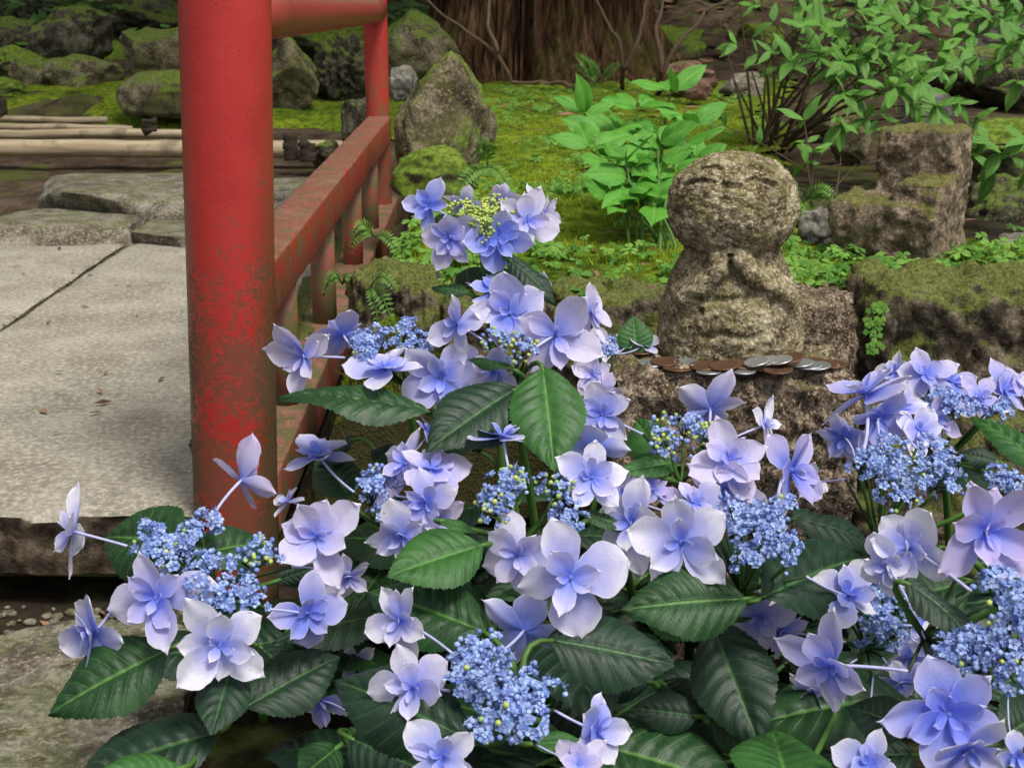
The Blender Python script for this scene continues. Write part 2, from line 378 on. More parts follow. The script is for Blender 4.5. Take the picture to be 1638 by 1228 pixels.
def block_mesh(name, size, bevel, mat, seed=0, n=24, amp=.004, sc=20, amp2=0.0, sc2=60, warp=None):
    """a rough stone block: box with rounded, chipped, noisy sides; z from 0 to size z"""
    bm = bmesh.new(); bmesh.ops.create_cube(bm, size=1)
    bmesh.ops.subdivide_edges(bm, edges=bm.edges[:], cuts=n, use_grid_fill=True)
    s = Vector(size)
    for v in bm.verts:
        p = Vector((v.co.x * s.x, v.co.y * s.y, v.co.z * s.z))
        q = Vector([max(-s[i] / 2 + bevel, min(s[i] / 2 - bevel, p[i])) for i in range(3)])
        d = p - q
        if d.length > 1e-9: p = q + d.normalized() * bevel
        nn = d.normalized() if d.length > 1e-9 else Vector()
        k = fbm(p, sc, 5, seed) * amp + (fbm(p, sc2, 4, seed + 3) * amp2 if amp2 else 0)
        p += nn * k
        if warp: p = warp(p)
        v.co = p + Vector((0, 0, s.z / 2))
    V = np.array([v.co[:] for v in bm.verts]); bm.verts.index_update()
    Fc = np.array([[v.index for v in f.verts] for f in bm.faces]); bm.free()
    return mesh_np(name, V, Fc, mat)

# ================================================================== SETTING
def lerp_tab(x, tab):
    return float(np.interp(x, [a for a, b in tab], [b for a, b in tab]))
PATHZ = [(1.1, -.1), (2.45, -.1), (2.6, -.03), (2.9, .02), (3.25, .035), (3.6, .065), (3.85, .075), (4.05, .085), (4.3, .12), (5, .2), (6.5, .34), (9, 1.5), (13, 4), (22, 8), (60, 10)]
BEDZ = [(1.2, -.1), (1.3, .1), (1.6, .13), (3.0, .145), (4.8, .18), (5.6, .26), (7, .62), (9, 1.7), (13, 4), (22, 8), (60, 10)]
def hz(x, y):
    a = lerp_tab(y, PATHZ); b = lerp_tab(y, BEDZ)
    k = min(1, max(0, (x + .26) / .12)); k = k * k * (3 - 2 * k)
    z = a * (1 - k) + b * k
    am = .006 + min(.25, max(0, y - 2.5) * .03)
    return z + fbm((x, y, 0), 6 if y < 2.5 else 1.6, 5, 2) * am
def graded(lo, hi, c, n, k):
    t = np.linspace(-1, 1, n); s = np.sinh(k * t) / np.sinh(k)
    return np.where(s < 0, c + s * (c - lo), c + s * (hi - c))
gx = graded(-60, 60, 0.1, 190, 7.0); gy = graded(-30, 60, 1.4, 220, 6.0)
V = np.array([(x, y, hz(x, y)) for y in gy for x in gx])
nx = len(gx)
Fq = np.array([(j * nx + i, j * nx + i + 1, (j + 1) * nx + i + 1, (j + 1) * nx + i) for j in range(len(gy) - 1) for i in range(nx - 1)])
mi = np.array([0 if gy[j] < 2.3 else 1 for j in range(len(gy) - 1) for i in range(nx - 1)])
tag(obj('ground', mesh_np('ground', V, Fq, [M['soil'], M['hill']], True, matidx=mi)), kind='structure')

# moss bed of the raised garden
def mz(x, y):
    z = .155 + (y - 1.25) * .012 + fbm((x, y, 0), 3, 4, 4) * .014 + fbm((x, y, 0), 30, 3, 1) * .0035
    z += max(0, x - .35) * .01
    e = min(1, max(0, (y - 1.20) / .05)); e2 = min(1, max(0, (x + .2) / .09)); k = math.sin(min(e, e2) * math.pi / 2)
    if y > 4.3: z -= (y - 4.3) * .05
    return z * k + (-.05) * (1 - k)
def moss_here(x, y): return y < 1.6 + .05 * math.sin(x * 30) or x < .205 * y + .07 * fbm((x, y, 0), 5, 4, 6)
bx = np.concatenate([np.linspace(-.2, .9, 150), np.linspace(.92, 3.4, 60)]); by = np.concatenate([np.linspace(1.2, 2.4, 150), np.linspace(2.42, 4.95, 110)])
V = np.array([(x, y, mz(x, y)) for y in by for x in bx]); nb = len(bx)
Fq = np.array([(j * nb + i, j * nb + i + 1, (j + 1) * nb + i + 1, (j + 1) * nb + i) for j in range(len(by) - 1) for i in range(nb - 1) if moss_here(bx[i], by[j])])
tag(obj('moss_bed', mesh_np('moss_bed', V, Fq, M['moss'])), kind='structure')
# moss mound left of the railing, behind the log steps
def mz2(x, y):
    u = (x + 1.05) / 1.35; v = (y - 4.55) / .5; r = max(0, 1 - u * u - v * v)
    return lerp_tab(y, PATHZ) - .03 + .06 * math.sqrt(r) + fbm((x, y, 0), 4, 4, 8) * .01
V = []; ax = np.linspace(-2.4, .3, 110); ay = np.linspace(3.95, 5.1, 70)
V = np.array([(x, y, mz2(x, y)) for y in ay for x in ax]); na = len(ax)
Fq = np.array([(j * na + i, j * na + i + 1, (j + 1) * na + i + 1, (j + 1) * na + i) for j in range(len(ay) - 1) for i in range(na - 1)])
tag(obj('moss_mound', mesh_np('moss_mound', V, Fq, M['moss'])), kind='structure')

# paved path: slabs with an open joint
path = bpy.data.objects.new('path', None); link(path, None, (0, 0, 0)); tag(path, kind='structure')
a0 = G(0, 525, 0); a1 = G(205, 387, 0); jd = Vector((a1.x - a0.x, a1.y - a0.y, 0)).normalized()
yF, yB = G(150, 820, 0).y, G(150, 384, 0).y
def jx(y): return a0.x + jd.x / jd.y * (y - a0.y)
def slab(poly_l, poly_r, y0, y1, seed):
    """slab between two x(y) sides"""
    n1, n2 = 46, 60; bm = bmesh.new(); H = .062
    top = []
    for j in range(n2 + 1):
        y = y0 + (y1 - y0) * j / n2; row = []
        for i in range(n1 + 1):
            xl, xr = poly_l(y), poly_r(y); x = xl + (xr - xl) * i / n1
            ed = min(i, n1 - i, j, n2 - j); drop = .004 * max(0, 1 - ed / 1.5) if ed < 2 else 0
            wob = fbm((x, y, 0), 14, 4, seed) * .004 if ed == 0 else 0
            z = fbm((x, y, 0), 5, 4, seed) * .0018 - drop
            row.append(bm.verts.new((x, y + (wob if j in (0, n2) else 0), z)))
        top.append(row)
    for j in range(n2):
        for i in range(n1): bm.faces.new((top[j][i], top[j][i + 1], top[j + 1][i + 1], top[j + 1][i]))
    ring = top[0][:] + [r[-1] for r in top[1:]] + top[-1][-2::-1] + [r[0] for r in top[-2:0:-1]]
    prev = ring
    for k in range(1, 9):
        cur = []
        for q in ring:
            p = Vector((q.co.x, q.co.y, -H * k / 8)); dd = fbm(p, 26, 5, seed + 1) * .006 + .001 * k
            cur.append(bm.verts.new((p.x, p.y + (dd if q.co.y < (y0 + y1) / 2 else -dd), p.z)))
        for i in range(len(ring)):
            j = (i + 1) % len(ring); bm.faces.new((prev[j], prev[i], cur[i], cur[j]))
        prev = cur
    bmesh.ops.recalc_face_normals(bm, faces=bm.faces[:])
    me = bpy.data.meshes.new('paving_slab'); bm.to_mesh(me); bm.free(); me.materials.append(M['slab'])
    me.polygons.foreach_set('use_smooth', [True] * len(me.polygons)); me.set_sharp_from_angle(angle=math.radians(45))
    return obj('paving_slab', me, path)
slab(lambda y: jx(y) + .004 + .004 * fbm((0, y, 0), 9, 4, 1), lambda y: -.262 + 0 * y, yF, yB, 1)
slab(lambda y: -1.35, lambda y: jx(y) - .004 + .004 * fbm((3, y, 0), 9, 4, 2), yF + .01, yB - .02, 2)
pb = obj('joint_fill', block_mesh('joint_fill', (2.2, yB - yF - .06, .07), .004, M['hill'], 5, 20, .002, 30), path, (-1.38, (yF + yB) / 2, -.0765))
slab(lambda y: -2.6, lambda y: -1.362, yF, yB, 3)

# ================================================================== RAILING
rail = empty('red_railing', (-.246, 1.165, -.1), 'weathered red metal railing beside the stone path', 'railing')
R0 = Vector(rail.location)
def rpart(name, mb, mat, lab=None):
    o = obj(name, mb.mesh(name, mat, R0), rail)
    if lab: o['label'] = lab
    return o
p_lo = P(378, 830, 1.178); p_hi = P(358, -60, 1.178 * .885)
ax_dir = (p_hi - p_lo).normalized()
base = p_lo + ax_dir * ((-.11 - p_lo.z) / ax_dir.z); topp = p_lo + ax_dir * ((.72 - p_lo.z) / ax_dir.z)
mb = MB(); mb.tube([base.lerp(topp, i / 20) for i in range(21)] + [topp + ax_dir * .008], [.0368] * 20 + [.0365, .028], 48)
rpart('post', mb, M['red'])
ynear = base.y
YF_ = 2.76; xf = -.277
fbase = Vector((xf, YF_, -.02)); 
mb = MB(); mb.tube([fbase + Vector((0, 0, t * .06)) for t in range(12)] , .0245, 32)
rpart('post', mb, M['red_brown'], 'thin far post of the railing')
pt = p_lo + ax_dir * ((.425 - p_lo.z) / ax_dir.z)
mb = MB(); a = Vector((pt.x, pt.y, .425)); b = Vector((xf, YF_, .424)); mb.tube([a.lerp(b, i / 8) for i in range(9)], .0255, 32)
rpart('top_rail', mb, M['red_old'], 'round rusty brown top rail')
def beam(a, b, wd, ht, sq=.003):
    """square bar with worn arrises from a to b (top centre line)"""
    mb = MB(); d = (b - a).normalized(); s = d.cross(Vector((0, 0, 1))).normalized(); u = Vector((0, 0, 1))
    prof = []
    for sx, sz in ((1, 1), (-1, 1), (-1, -1), (1, -1)):
        cx, cz = sx * (wd / 2 - sq), sz * (ht / 2 - sq)
        a0_ = math.atan2(sz, sx) - math.pi / 4
        for k in range(4):
            th = a0_ + k * math.pi / 6; prof.append((cx + sq * math.cos(th), cz + sq * math.sin(th) - ht / 2))
    n = 60; m = len(prof); v = []; f = []
    for i in range(n + 1):
        p = a.lerp(b, i / n)
        for (x, z) in prof:
            q = p + s * x + u * z; k = fbm(q, 40, 3, 1) * .0007; v.append(q + (s * x + u * z).normalized() * k)
    for i in range(n):
        for k in range(m): f.append((i * m + k, i * m + (k + 1) % m, (i + 1) * m + (k + 1) % m, (i + 1) * m + k))
    f += [tuple(range(m - 1, -1, -1)), tuple(n * m + k for k in range(m))]
    mb.add(v, f); return mb
midz = .203
rpart('middle_rail', beam(Vector((-.2425, ynear + .02, midz)), Vector((xf + .004, YF_ - .01, midz + .012)), .047, .05), M['red_brown'])
tag(obj('verge', block_mesh('verge', (.06, 1.5, .05), .012, M['tuff'], 8, 60, .012, 18, .006, 70), None, (-.293, 1.98, -.03)), kind='structure')
rpart('bottom_rail', beam(Vector((-.243, ynear + .03, .018)), Vector((xf + .002, YF_ + .1, .035)), .056, .058), M['red_old'], 'mossy brown bottom rail')
for yy in (1.36, 1.72, 2.12, 2.46):
    t = (yy - ynear) / (YF_ - ynear); x = -.2425 + (xf + .2425) * t
    rpart('baluster', beam(Vector((x + .006, yy, .012)), Vector((x + .006, yy + .0001, .012)), .03, .03) if False else (lambda m: (m.tube([Vector((x + .004, yy, .005)), Vector((x + .004, yy, .08)), Vector((x + .004, yy, .158))], .0165, 20), m)[1])(MB()), M['red_old'])

# ================================================================== STONES
def rock(name, x0, y0, x1, y1, d, depth_k, mat, label, cat='rock', seed=1, group=None, lower=.02, **kw):
    """boulder whose outline fills the pixel box at distance d, sunk a little into the ground"""
    c = P((x0 + x1) / 2, y1, d); wd = (x1 - x0) / F * d; ht = (y1 - y0) / F * d / math.cos(PITCH)
    dp = wd * depth_k
    me = rock_mesh(name, (wd, dp, ht + lower), M[mat], seed, **kw)
    o = obj(name, me, None, (c.x, c.y + dp * .35, c.z - lower))
    return tag(o, label, cat, group)
BG = 'mossy boulders behind the log steps'
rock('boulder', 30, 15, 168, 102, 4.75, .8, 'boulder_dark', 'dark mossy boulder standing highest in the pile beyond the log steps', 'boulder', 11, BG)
rock('boulder', 62, 92, 190, 160, 4.45, .8, 'boulder', 'rounded olive boulder resting in front of the dark high boulder', 'boulder', 12, BG, sub=5)
rock('boulder', -30, 76, 84, 128, 4.6, .9, 'boulder_moss', 'low moss-covered boulder beside the dark high boulder', 'boulder', 13, BG)
rock('boulder', 12, 96, 82, 150, 4.5, .9, 'boulder', 'small mossy boulder wedged between two larger ones beyond the log steps', 'boulder', 14, BG)
rock('boulder', -40, 126, 44, 158, 4.3, .9, 'boulder_moss', 'small low mossy boulder beside the grey flat stone on the moss mound', 'boulder', 15, BG)
rock('boulder', 186, 46, 345, 132, 4.6, .8, 'boulder', 'grey-topped boulder stacked behind the long rounded mossy boulder', 'boulder', 16, BG, planes=[((0, -.3, 1), .7)])
rock('boulder', 180, 118, 400, 184, 3.98, .6, 'boulder', 'long rounded boulder with moss on top beside the red post', 'boulder', 17, BG, cuts=4, lump=.1)
rock('boulder', 100, 60, 205, 120, 5.1, .8, 'boulder_moss', 'mossy boulder in the gap behind the olive boulder', 'boulder', 18, BG)
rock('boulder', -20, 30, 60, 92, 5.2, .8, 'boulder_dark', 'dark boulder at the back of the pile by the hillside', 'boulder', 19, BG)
rock('boulder', 420, 66, 512, 178, 4.1, .9, 'boulder', 'tall leaning mossy boulder seen through the railing', 'boulder', 21, None, planes=[((1, 0, .8), .55)])
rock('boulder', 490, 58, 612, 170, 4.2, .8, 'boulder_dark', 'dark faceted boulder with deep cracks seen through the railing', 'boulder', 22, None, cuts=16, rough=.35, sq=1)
rock('boulder', 440, 34, 620, 92, 4.9, .6, 'boulder_moss', 'long flat mossy boulder lying behind the cracked dark one', 'boulder', 23)
rock('boulder', 600, 24, 738, 130, 4.2, .8, 'boulder', 'brown boulder with a mossy slanted edge behind the upright boulder', 'boulder', 24, planes=[((1, 0, .9), .5)])
rock('boulder', 628, 98, 796, 296, 2.15, .75, 'boulder', 'large upright boulder with a pointed mossy top by the far post', 'boulder', 25, sub=6, cuts=5, sq=.62, lump=.1,
     planes=[((-.75, -.1, .9), .62), ((.85, -.1, .85), .66), ((0, -1, .25), .8)], lower=.03)
rock('boulder', 618, 242, 768, 318, 1.95, .8, 'boulder_moss', 'low boulder covered in bright moss in front of the upright boulder', 'boulder', 26, sub=5, lower=.03)
rock('boulder', 620, 108, 668, 150, 2.9, .8, 'gravel', 'small grey rock tucked behind the upright boulder', 'rock', 27)
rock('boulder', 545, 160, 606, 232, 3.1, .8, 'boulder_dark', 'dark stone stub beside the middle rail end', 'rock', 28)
rock('rock', 1052, 100, 1152, 140, 3.7, .8, 'boulder_red', 'reddish flat rock under the shrub branches', 'rock', 31)
rock('rock', 1085, 125, 1140, 150, 3.4, .8, 'boulder_red', 'small reddish rock in front of the reddish flat one', 'rock', 32)
rock('rock', 1150, 118, 1228, 150, 3.6, .8, 'flat', 'pale rock behind the thin shrub stems', 'rock', 33)
rock('rock', 1295, 168, 1376, 212, 2.9, .9, 'boulder', 'olive grey rock behind the shrub stems', 'rock', 34)
rock('rock', 1330, 205, 1398, 250, 2.5, .9, 'boulder', 'rounded tan rock beside the stepped stone', 'rock', 35)
rock('rock', 1275, 150, 1330, 185, 3.2, .9, 'boulder_dark', 'dark rock behind the olive grey rock', 'rock', 36)
rock('rock', 1445, 145, 1530, 200, 2.8, .8, 'gravel', 'pale grey rock behind the stepped stone', 'rock', 37)
rock('rock', 1280, 335, 1340, 378, 1.62, .9, 'gravel', 'grey pinkish stone lying between statue and stepped stone', 'rock', 38)
rock('rock', 1592, 378, 1660, 430, 1.55, .9, 'gravel', 'pale grey rock beside the stepped stone base', 'rock', 39)
rock('rock', 1580, 412, 1640, 446, 1.45, .9, 'flat', 'small tan rock in front of the pale grey rock', 'rock', 40)
rock('rock', 1550, 196, 1720, 300, 2.1, .8, 'boulder_moss', 'mossy ledge rock behind the stepped stone', 'rock', 41)
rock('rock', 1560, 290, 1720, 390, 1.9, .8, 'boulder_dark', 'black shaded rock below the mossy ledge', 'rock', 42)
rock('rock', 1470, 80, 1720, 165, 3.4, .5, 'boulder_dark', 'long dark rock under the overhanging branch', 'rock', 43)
rock('rock', 960, 45, 1130, 130, 5.2, .6, 'boulder_moss', 'wide mossy rock beside the tree trunk base', 'rock', 44)
for k, (x0, y0, x1, y1, d, mt) in enumerate([(1350, 20, 1450, 75, 5.2, 'boulder'), (1560, 30, 1650, 80, 4.8, 'gravel'), (1180, 40, 1260, 85, 5.5, 'boulder_moss'), (-10, -12, 90, 40, 6.0, 'boulder_dark'), (140, 0, 300, 60, 5.9, 'boulder_dark')]):
    rock('rock', x0, y0, x1, y1, d, .8, mt, ['half-hidden brown rock on the slope behind the shrub leaves', 'pale rock on the slope behind the overhanging branch', 'mossy rock on the slope behind the thin shrub stems', 'dark rock on the hillside above the boulder pile corner', 'broad dark rock on the hillside behind the grey-topped boulder'][k], 'rock', 50 + k)

def flatstone(px0, py0, px1, py1, z, h, mat, label, seed, **kw):
    a = G(px0, (py0 + py1) / 2, z); b = G(px1, (py0 + py1) / 2, z); f = G((px0 + px1) / 2, py1, z); k = G((px0 + px1) / 2, py0, z)
    me = rock_mesh('flat_stone', (b.x - a.x, k.y - f.y, h), M[mat], seed, sub=5, cuts=7, sq=.45, lump=.07, planes=[((0, 0, 1), .42)], **kw)
    o = obj('flat_stone', me, None, ((a.x + b.x) / 2, (f.y + k.y) / 2, z - h)); return tag(o, label, 'stone', None)
flatstone(-60, 329, 232, 368, .035, .09, 'flat', 'flat grey stone lying at the far end of the paved path', 61)
flatstone(40, 273, 345, 310, .075, .12, 'flat', 'long flat grey step stone below the log steps', 62)
flatstone(222, 335, 345, 378, .022, .08, 'flat', 'small flat stone partly hidden behind the red post', 63)
flatstone(400, 278, 520, 308, .06, .09, 'flat', 'flat stone seen through the railing below the log step', 64)
flatstone(14, 160, 118, 172, .125, .04, 'flat', 'thin flat grey stone lying on the moss mound', 65)
flatstone(-120, 985, 300, 1290, -.075, .05, 'flat', 'broad worn flat stone on the soil below the path edge', 66)

# ------------------------------------------------------------------ log steps
def log(x0, y0, x1, y1, D, rad, label):
    a = PY(x0, y0, D); b = PY(x1, y1, D + .02); mb = MB(); n = 24; pts = []; rr = []
    for i in range(n + 1):
        p = a.lerp(b, i / n); p = p + Vector((0, fbm(p, 2, 3, 1) * .01, fbm(p, 3, 3, 2) * .004)); pts.append(p); rr.append(rad * (1 + fbm(p, 9, 3, 4) * .06))
    rr[0] *= .9; rr[-1] *= .9
    mb.tube(pts, rr, 20); c = (a + b) / 2
    o = obj('step_log', mb.mesh('step_log', M['log'], c), None, c); tag(o, label, 'log', 'log steps')
log(-140, 238, 552, 238, 3.3, .0215, 'thick pale log forming the lowest step beyond the flat stones')
log(-140, 214, 400, 214, 3.6, .0125, 'greyish log just above the thick lowest step log')
log(-140, 200, 212, 206, 3.85, .010, 'thin pale log ending on the moss, second from the top of the steps')
log(-140, 186, 172, 194, 4.05, .010, 'thin pale log uppermost of the log steps')
def stake(px, py, D, h, r, label, seed):
    c = PY(px, py, D); mb = MB(); n = 10
    mb.tube([c + Vector((fbm((i, seed, 0), .8, 2, 1) * .004, 0, h * i / n)) for i in range(n + 1)], [r * (1 + .18 * fbm((i, 0, seed), .9, 3, 2)) for i in range(n + 1)], 14)
    o = obj('stake', mb.mesh('stake', M['stake'], c), None, c); tag(o, label, 'stake')
stake(240, 212, 3.5, .034, .02, 'short dark wooden stake beside the red post holding the logs', 1)
stake(4, 186, 4.0, .05, .015, 'short dark stake beside the thin flat stone', 2)
stake(466, 256, 3.2, .062, .018, 'rotten wooden stake in front of the thick log by the railing', 3)
stake(493, 258, 3.16, .045, .02, 'broken low stake stub beside the taller rotten stake', 4)
rock('rock', 495, 228, 548, 268, 3.15, .9, 'boulder_dark', 'black lumpy root stub at the end of the thick log', 'rock', 45)

# ------------------------------------------------------------------ retaining wall blocks
def wall_block(px0, px1, ptop, yfront, z0, dp, mat, label, seed, bev=.014, amp=.006, name='wall_block'):
    a = PY(px0, ptop, yfront); b = PY(px1, ptop, yfront); ht = a.z - z0
    me = block_mesh(name, (b.x - a.x, dp, ht), bev, M[mat], seed, 44, amp * 1.6, 22, amp * .8, 85)
    o = obj(name, me, None, ((a.x + b.x) / 2, yfront + dp / 2, z0)); return tag(o, label, 'stone block', 'retaining wall blocks')
wall_block(556, 700, 446, 1.235, -.12, .1, 'tuff', 'mossy wall block next to the bottom rail of the railing', 71)
wall_block(704, 884, 476, 1.225, -.12, .1, 'tuff', 'dark mossy wall block behind the tallest hydrangea stem', 72)
wall_block(888, 1290, 480, 1.215, -.12, .085, 'tuff', 'low mossy wall block directly behind the statue', 73)
wall_block(1266, 1386, 482, 1.185, -.12, .1, 'granite', 'bare brown wall block with orange lichen beside the statue', 74, .02, .004)
wall_block(1394, 1760, 458, 1.175, -.12, .12, 'tuff', 'wide wall block with a mossy top below the stepped stone', 75, .022, .008)

# stepped angular stone, joined from two masses by remeshing
def voxel(parts, vox, seed, amp, sc, amp2, sc2, smooth=6):
    bm = bmesh.new()
    for (c, s, rz, tilt) in parts:
        m = Matrix.Translation(c) @ Matrix.Rotation(rz, 4, 'Z') @ Matrix.Rotation(tilt, 4, 'X') @ Matrix.Diagonal((*s, 1))
        bmesh.ops.create_cube(bm, size=1, matrix=m)
    me = bpy.data.meshes.new('tmp'); bm.to_mesh(me); bm.free(); o = bpy.data.objects.new('tmp', me); COL.objects.link(o)
    r = o.modifiers.new('r', 'REMESH'); r.mode = 'VOXEL'; r.voxel_size = vox
    s = o.modifiers.new('s', 'SMOOTH'); s.iterations = smooth; s.factor = .6
    dg = bpy.context.evaluated_depsgraph_get(); ev = bpy.data.meshes.new_from_object(o.evaluated_get(dg)); bpy.data.objects.remove(o)
    nr = [v.normal.copy() for v in ev.vertices]
    for v, n in zip(ev.vertices, nr):
        v.co += n * (fbm(v.co, sc, 5, seed) * amp + fbm(v.co, sc2, 4, seed + 2) * amp2)
    ev.polygons.foreach_set('use_smooth', [True] * len(ev.polygons)); return ev
cb = PY(1452, 448, 1.42)
def uv_(u, v, z): return Vector((u * math.cos(.55) + v * math.sin(.55), -u * math.sin(.55) + v * math.cos(.55), z))
me = voxel([(uv_(0, 0, .045), (.114, .125, .12), -.55, .05), (uv_(.014, .045, .08), (.086, .085, .192), -.55, -.03), (uv_(.034, -.02, .06), (.05, .07, .135), -.55, .02)], .0032, 5, .005, 22, .003, 85, 3)
me.materials.append(M['pink'])
tag(obj('stepped_stone', me, None, (cb.x, cb.y + .06, .122)), 'big angular stepped stone with mossy ledges behind the wall block', 'stone')

# ================================================================== PEDESTAL AND STATUE
PZ = .157
def pw(p):
    t = (p.z + .14) / .28
    p.x *= 1.02 - .04 * t; p.z += (p.x * .02) - max(0, p.y) * .12; p.y -= (1 - t) * .006
    return p
me = block_mesh('stone_pedestal', (.2, .112, .27), .017, M['granite'], 3, 70, .007, 24, .0045, 95, pw)
tag(obj('stone_pedestal', me, None, (.1745, 1.036, PZ - .27)), 'rough brown granite block that carries the small statue and coins', 'pedestal')

def statue():
    SX, SY = (1179 - 819) / F * 1.05, 1.058
    HC = np.array([-.002, -.004, .1232]); HR = np.array([.0516, .046, .0425])
    tabz = np.array([0, .006, .02, .041, .057, .0727, .082, .11, .16]); tabr = np.array([.0575, .0602, .0606, .0578, .0536, .047, .0425, .028, .0])
    def seg(p, a, b, sc=(1, 1, 1)):
        sc = np.array(sc); a = np.array(a) * sc; b = np.array(b) * sc; q = p * sc; ab = b - a
        t = np.clip(((q - a) @ ab) / (ab @ ab), 0, 1); return np.linalg.norm(q - a - t[:, None] * ab, axis=1)
    def smin(a, b, k): h = np.clip(.5 + .5 * (b - a) / k, 0, 1); return b * (1 - h) + a * h - k * h * (1 - h)
    def smax(a, b, k): return -smin(-a, -b, k)
    def onhead(px, py):                          # point of the head's front surface seen at a photo pixel
        o = np.array(CAM) - np.array([SX, SY, PZ]) - HC; r = np.array(ray(px, py)); A = ((r / HR) ** 2).sum(); B = 2 * ((r / HR) * (o / HR)).sum(); Cc = ((o / HR) ** 2).sum() - 1
        D = max(0, B * B - 4 * A * Cc); t = (-B - math.sqrt(D)) / (2 * A); return o + r * t + HC
    def onbody(px, py):
        o = np.array(CAM) - np.array([SX, SY, PZ]); r = np.array(ray(px, py)); t = .95
        for _ in range(60):
            p = o + r * t; d = math.hypot(p[0], p[1] / .8) - np.interp(p[2], tabz, tabr); t += max(.0002, d * .6)
            if d < .0003: break
        return p
    eyes = [[(1098, 289), (1112, 284), (1128, 283), (1144, 286)], [(1193, 282), (1208, 281), (1224, 284), (1238, 289)]]
    brow = [[(1106, 272), (1124, 264), (1146, 262), (1156, 266)], [(1186, 264), (1200, 261), (1222, 265), (1236, 272)]]
    mouth = [[(1160, 291), (1180, 291)]]
    eyesP = [[onhead(*q) for q in e] for e in eyes]; browP = [[onhead(*q) for q in e] for e in brow]; mouthP = [[onhead(*q) for q in e] for e in mouth]
    noseP = [onhead(1168, 262), onhead(1169, 278)]
    folds = [[(1118, 470), (1150, 474), (1190, 470), (1222, 458)], [(1126, 532), (1160, 528), (1200, 536), (1216, 530)], [(1098, 500), (1120, 492)]]
    foldP = [[onbody(*q) for q in f] for f in folds]
    hand = [[onbody(1150, 404), onbody(1157, 378 + 14), onbody(1161, 372 + 8)], [onbody(1170, 386), onbody(1188, 412), onbody(1206, 434)], [onbody(1146, 426), onbody(1150, 396)]]
    arms = [[onbody(1092, 470), onbody(1118, 452), onbody(1148, 428)], [onbody(1262, 470), onbody(1236, 452), onbody(1206, 436)]]
    cut = [[onbody(1181, 412), onbody(1196, 440)], [onbody(1167, 384), onbody(1168, 424)]]
    for h in hand + arms + cut[1:]:
        for i in range(len(h)): h[i] = h[i] - np.array(FWD) * .0035
    def sdf(p):
        zz = p[:, 2]; body = (np.sqrt(p[:, 0] ** 2 + (p[:, 1] / .8) ** 2) - np.interp(zz, tabz, tabr)) * .85
        q = (p - HC); sq = np.abs(q / HR) ** 2.25; head = (sq.sum(1) ** (1 / 2.25) - 1) * HR.min()
        d = smin(body, head, .0035)
        for h in hand[:2]:
            for a, b in zip(h[:-1], h[1:]): d = smin(d, seg(p, a, b) - .0078, .003)
        d = smin(d, seg(p, *hand[2]) - .0072, .003)
        for h in arms:
            for a, b in zip(h[:-1], h[1:]): d = smin(d, seg(p, a, b) - .0058, .008)
        d = smin(d, seg(p, *noseP) - .0022, .005)
        for e, r, k in ((eyesP, .0019, .002), (browP, .0015, .003), (mouthP, .0024, .002), (foldP, .0024, .004), (cut, .0014, .0015)):
            for l in e:
                for a, b in zip(l[:-1], l[1:]): d = smax(d, r - seg(p, a, b), k)
        return d
    NA, NB, NH = 300, 110, 150
    th = np.linspace(0, 2 * math.pi, NA, endpoint=False); rows = []
    for i in range(NB): rows.append((np.array([0, 0, HC[2] * i / NB]), 0.0))
    for i in range(NH + 1): rows.append((HC * np.array([i / NH, i / NH, 1]), math.pi / 2 * (i / NH) * .9995))
    O = np.concatenate([np.tile(o, (NA, 1)) for o, e in rows]); D = np.concatenate([np.stack([np.cos(th) * math.cos(e), np.sin(th) * math.cos(e), np.full(NA, math.sin(e))], 1) for o, e in rows])
    lo = np.zeros(len(O)); hi = np.full(len(O), .11)
    for _ in range(22):
        m = (lo + hi) / 2; ins = sdf(O + D * m[:, None]) < 0; lo = np.where(ins, m, lo); hi = np.where(ins, hi, m)
    r = (lo + hi) / 2; Pn = O + D * r[:, None]
    # soften the grid a little, then weather the surface
    R2 = r.reshape(len(rows), NA); R2 = (R2 * 2 + np.roll(R2, 1, 1) + np.roll(R2, -1, 1)) / 4
    Pn = O + D * R2.reshape(-1)[:, None]
    ds = np.array([fbm(p, 45, 5, 3) * .0013 + fbm(p, 190, 3, 6) * .0011 + fbm(p, 14, 3, 9) * .0022 for p in Pn]); Pn = Pn + D * ds[:, None]
    nr = len(rows); Fq = np.array([(j * NA + i, j * NA + (i + 1) % NA, (j + 1) * NA + (i + 1) % NA, (j + 1) * NA + i) for j in range(nr - 1) for i in range(NA)])
    me = mesh_np('stone_statue', Pn, Fq, M['statue'])
    o = obj('stone_statue', me, None, (SX, SY, PZ - .004))
    return tag(o, 'small round-headed stone figure looking up with hands pressed together', 'statue')
statue()

# ------------------------------------------------------------------ coins
def coin_mesh(name, R, T, mat):
    prof = [(0, T * .82), (R * .84, T * .82), (R * .88, T), (R * .97, T), (R, T * .85), (R, T * .15), (R * .97, 0), (0, 0)]; n = 44; v = []; f = []
    for (r, z) in prof:
        for k in range(n): v.append((r * math.cos(2 * math.pi * k / n), r * math.sin(2 * math.pi * k / n), z))
    for i in range(len(prof) - 1):
        for k in range(n): f.append((i * n + k, i * n + (k + 1) % n, (i + 1) * n + (k + 1) % n, (i + 1) * n + k))
    # a raised wreath of small bumps on the face
    mb = MB(); mb.add(v, f)
    for k in range(18):
        a = 2 * math.pi * k / 18; c = Vector((R * .6 * math.cos(a), R * .6 * math.sin(a), T * .82)); q = R * .07
        mb.add([c + Vector((q, 0, 0)), c + Vector((0, q, 0)), c + Vector((-q, 0, 0)), c + Vector((0, -q, 0)), c + Vector((0, 0, .0003))], [(0, 1, 4), (1, 2, 4), (2, 3, 4), (3, 0, 4)])
    return mb.mesh(name, mat)
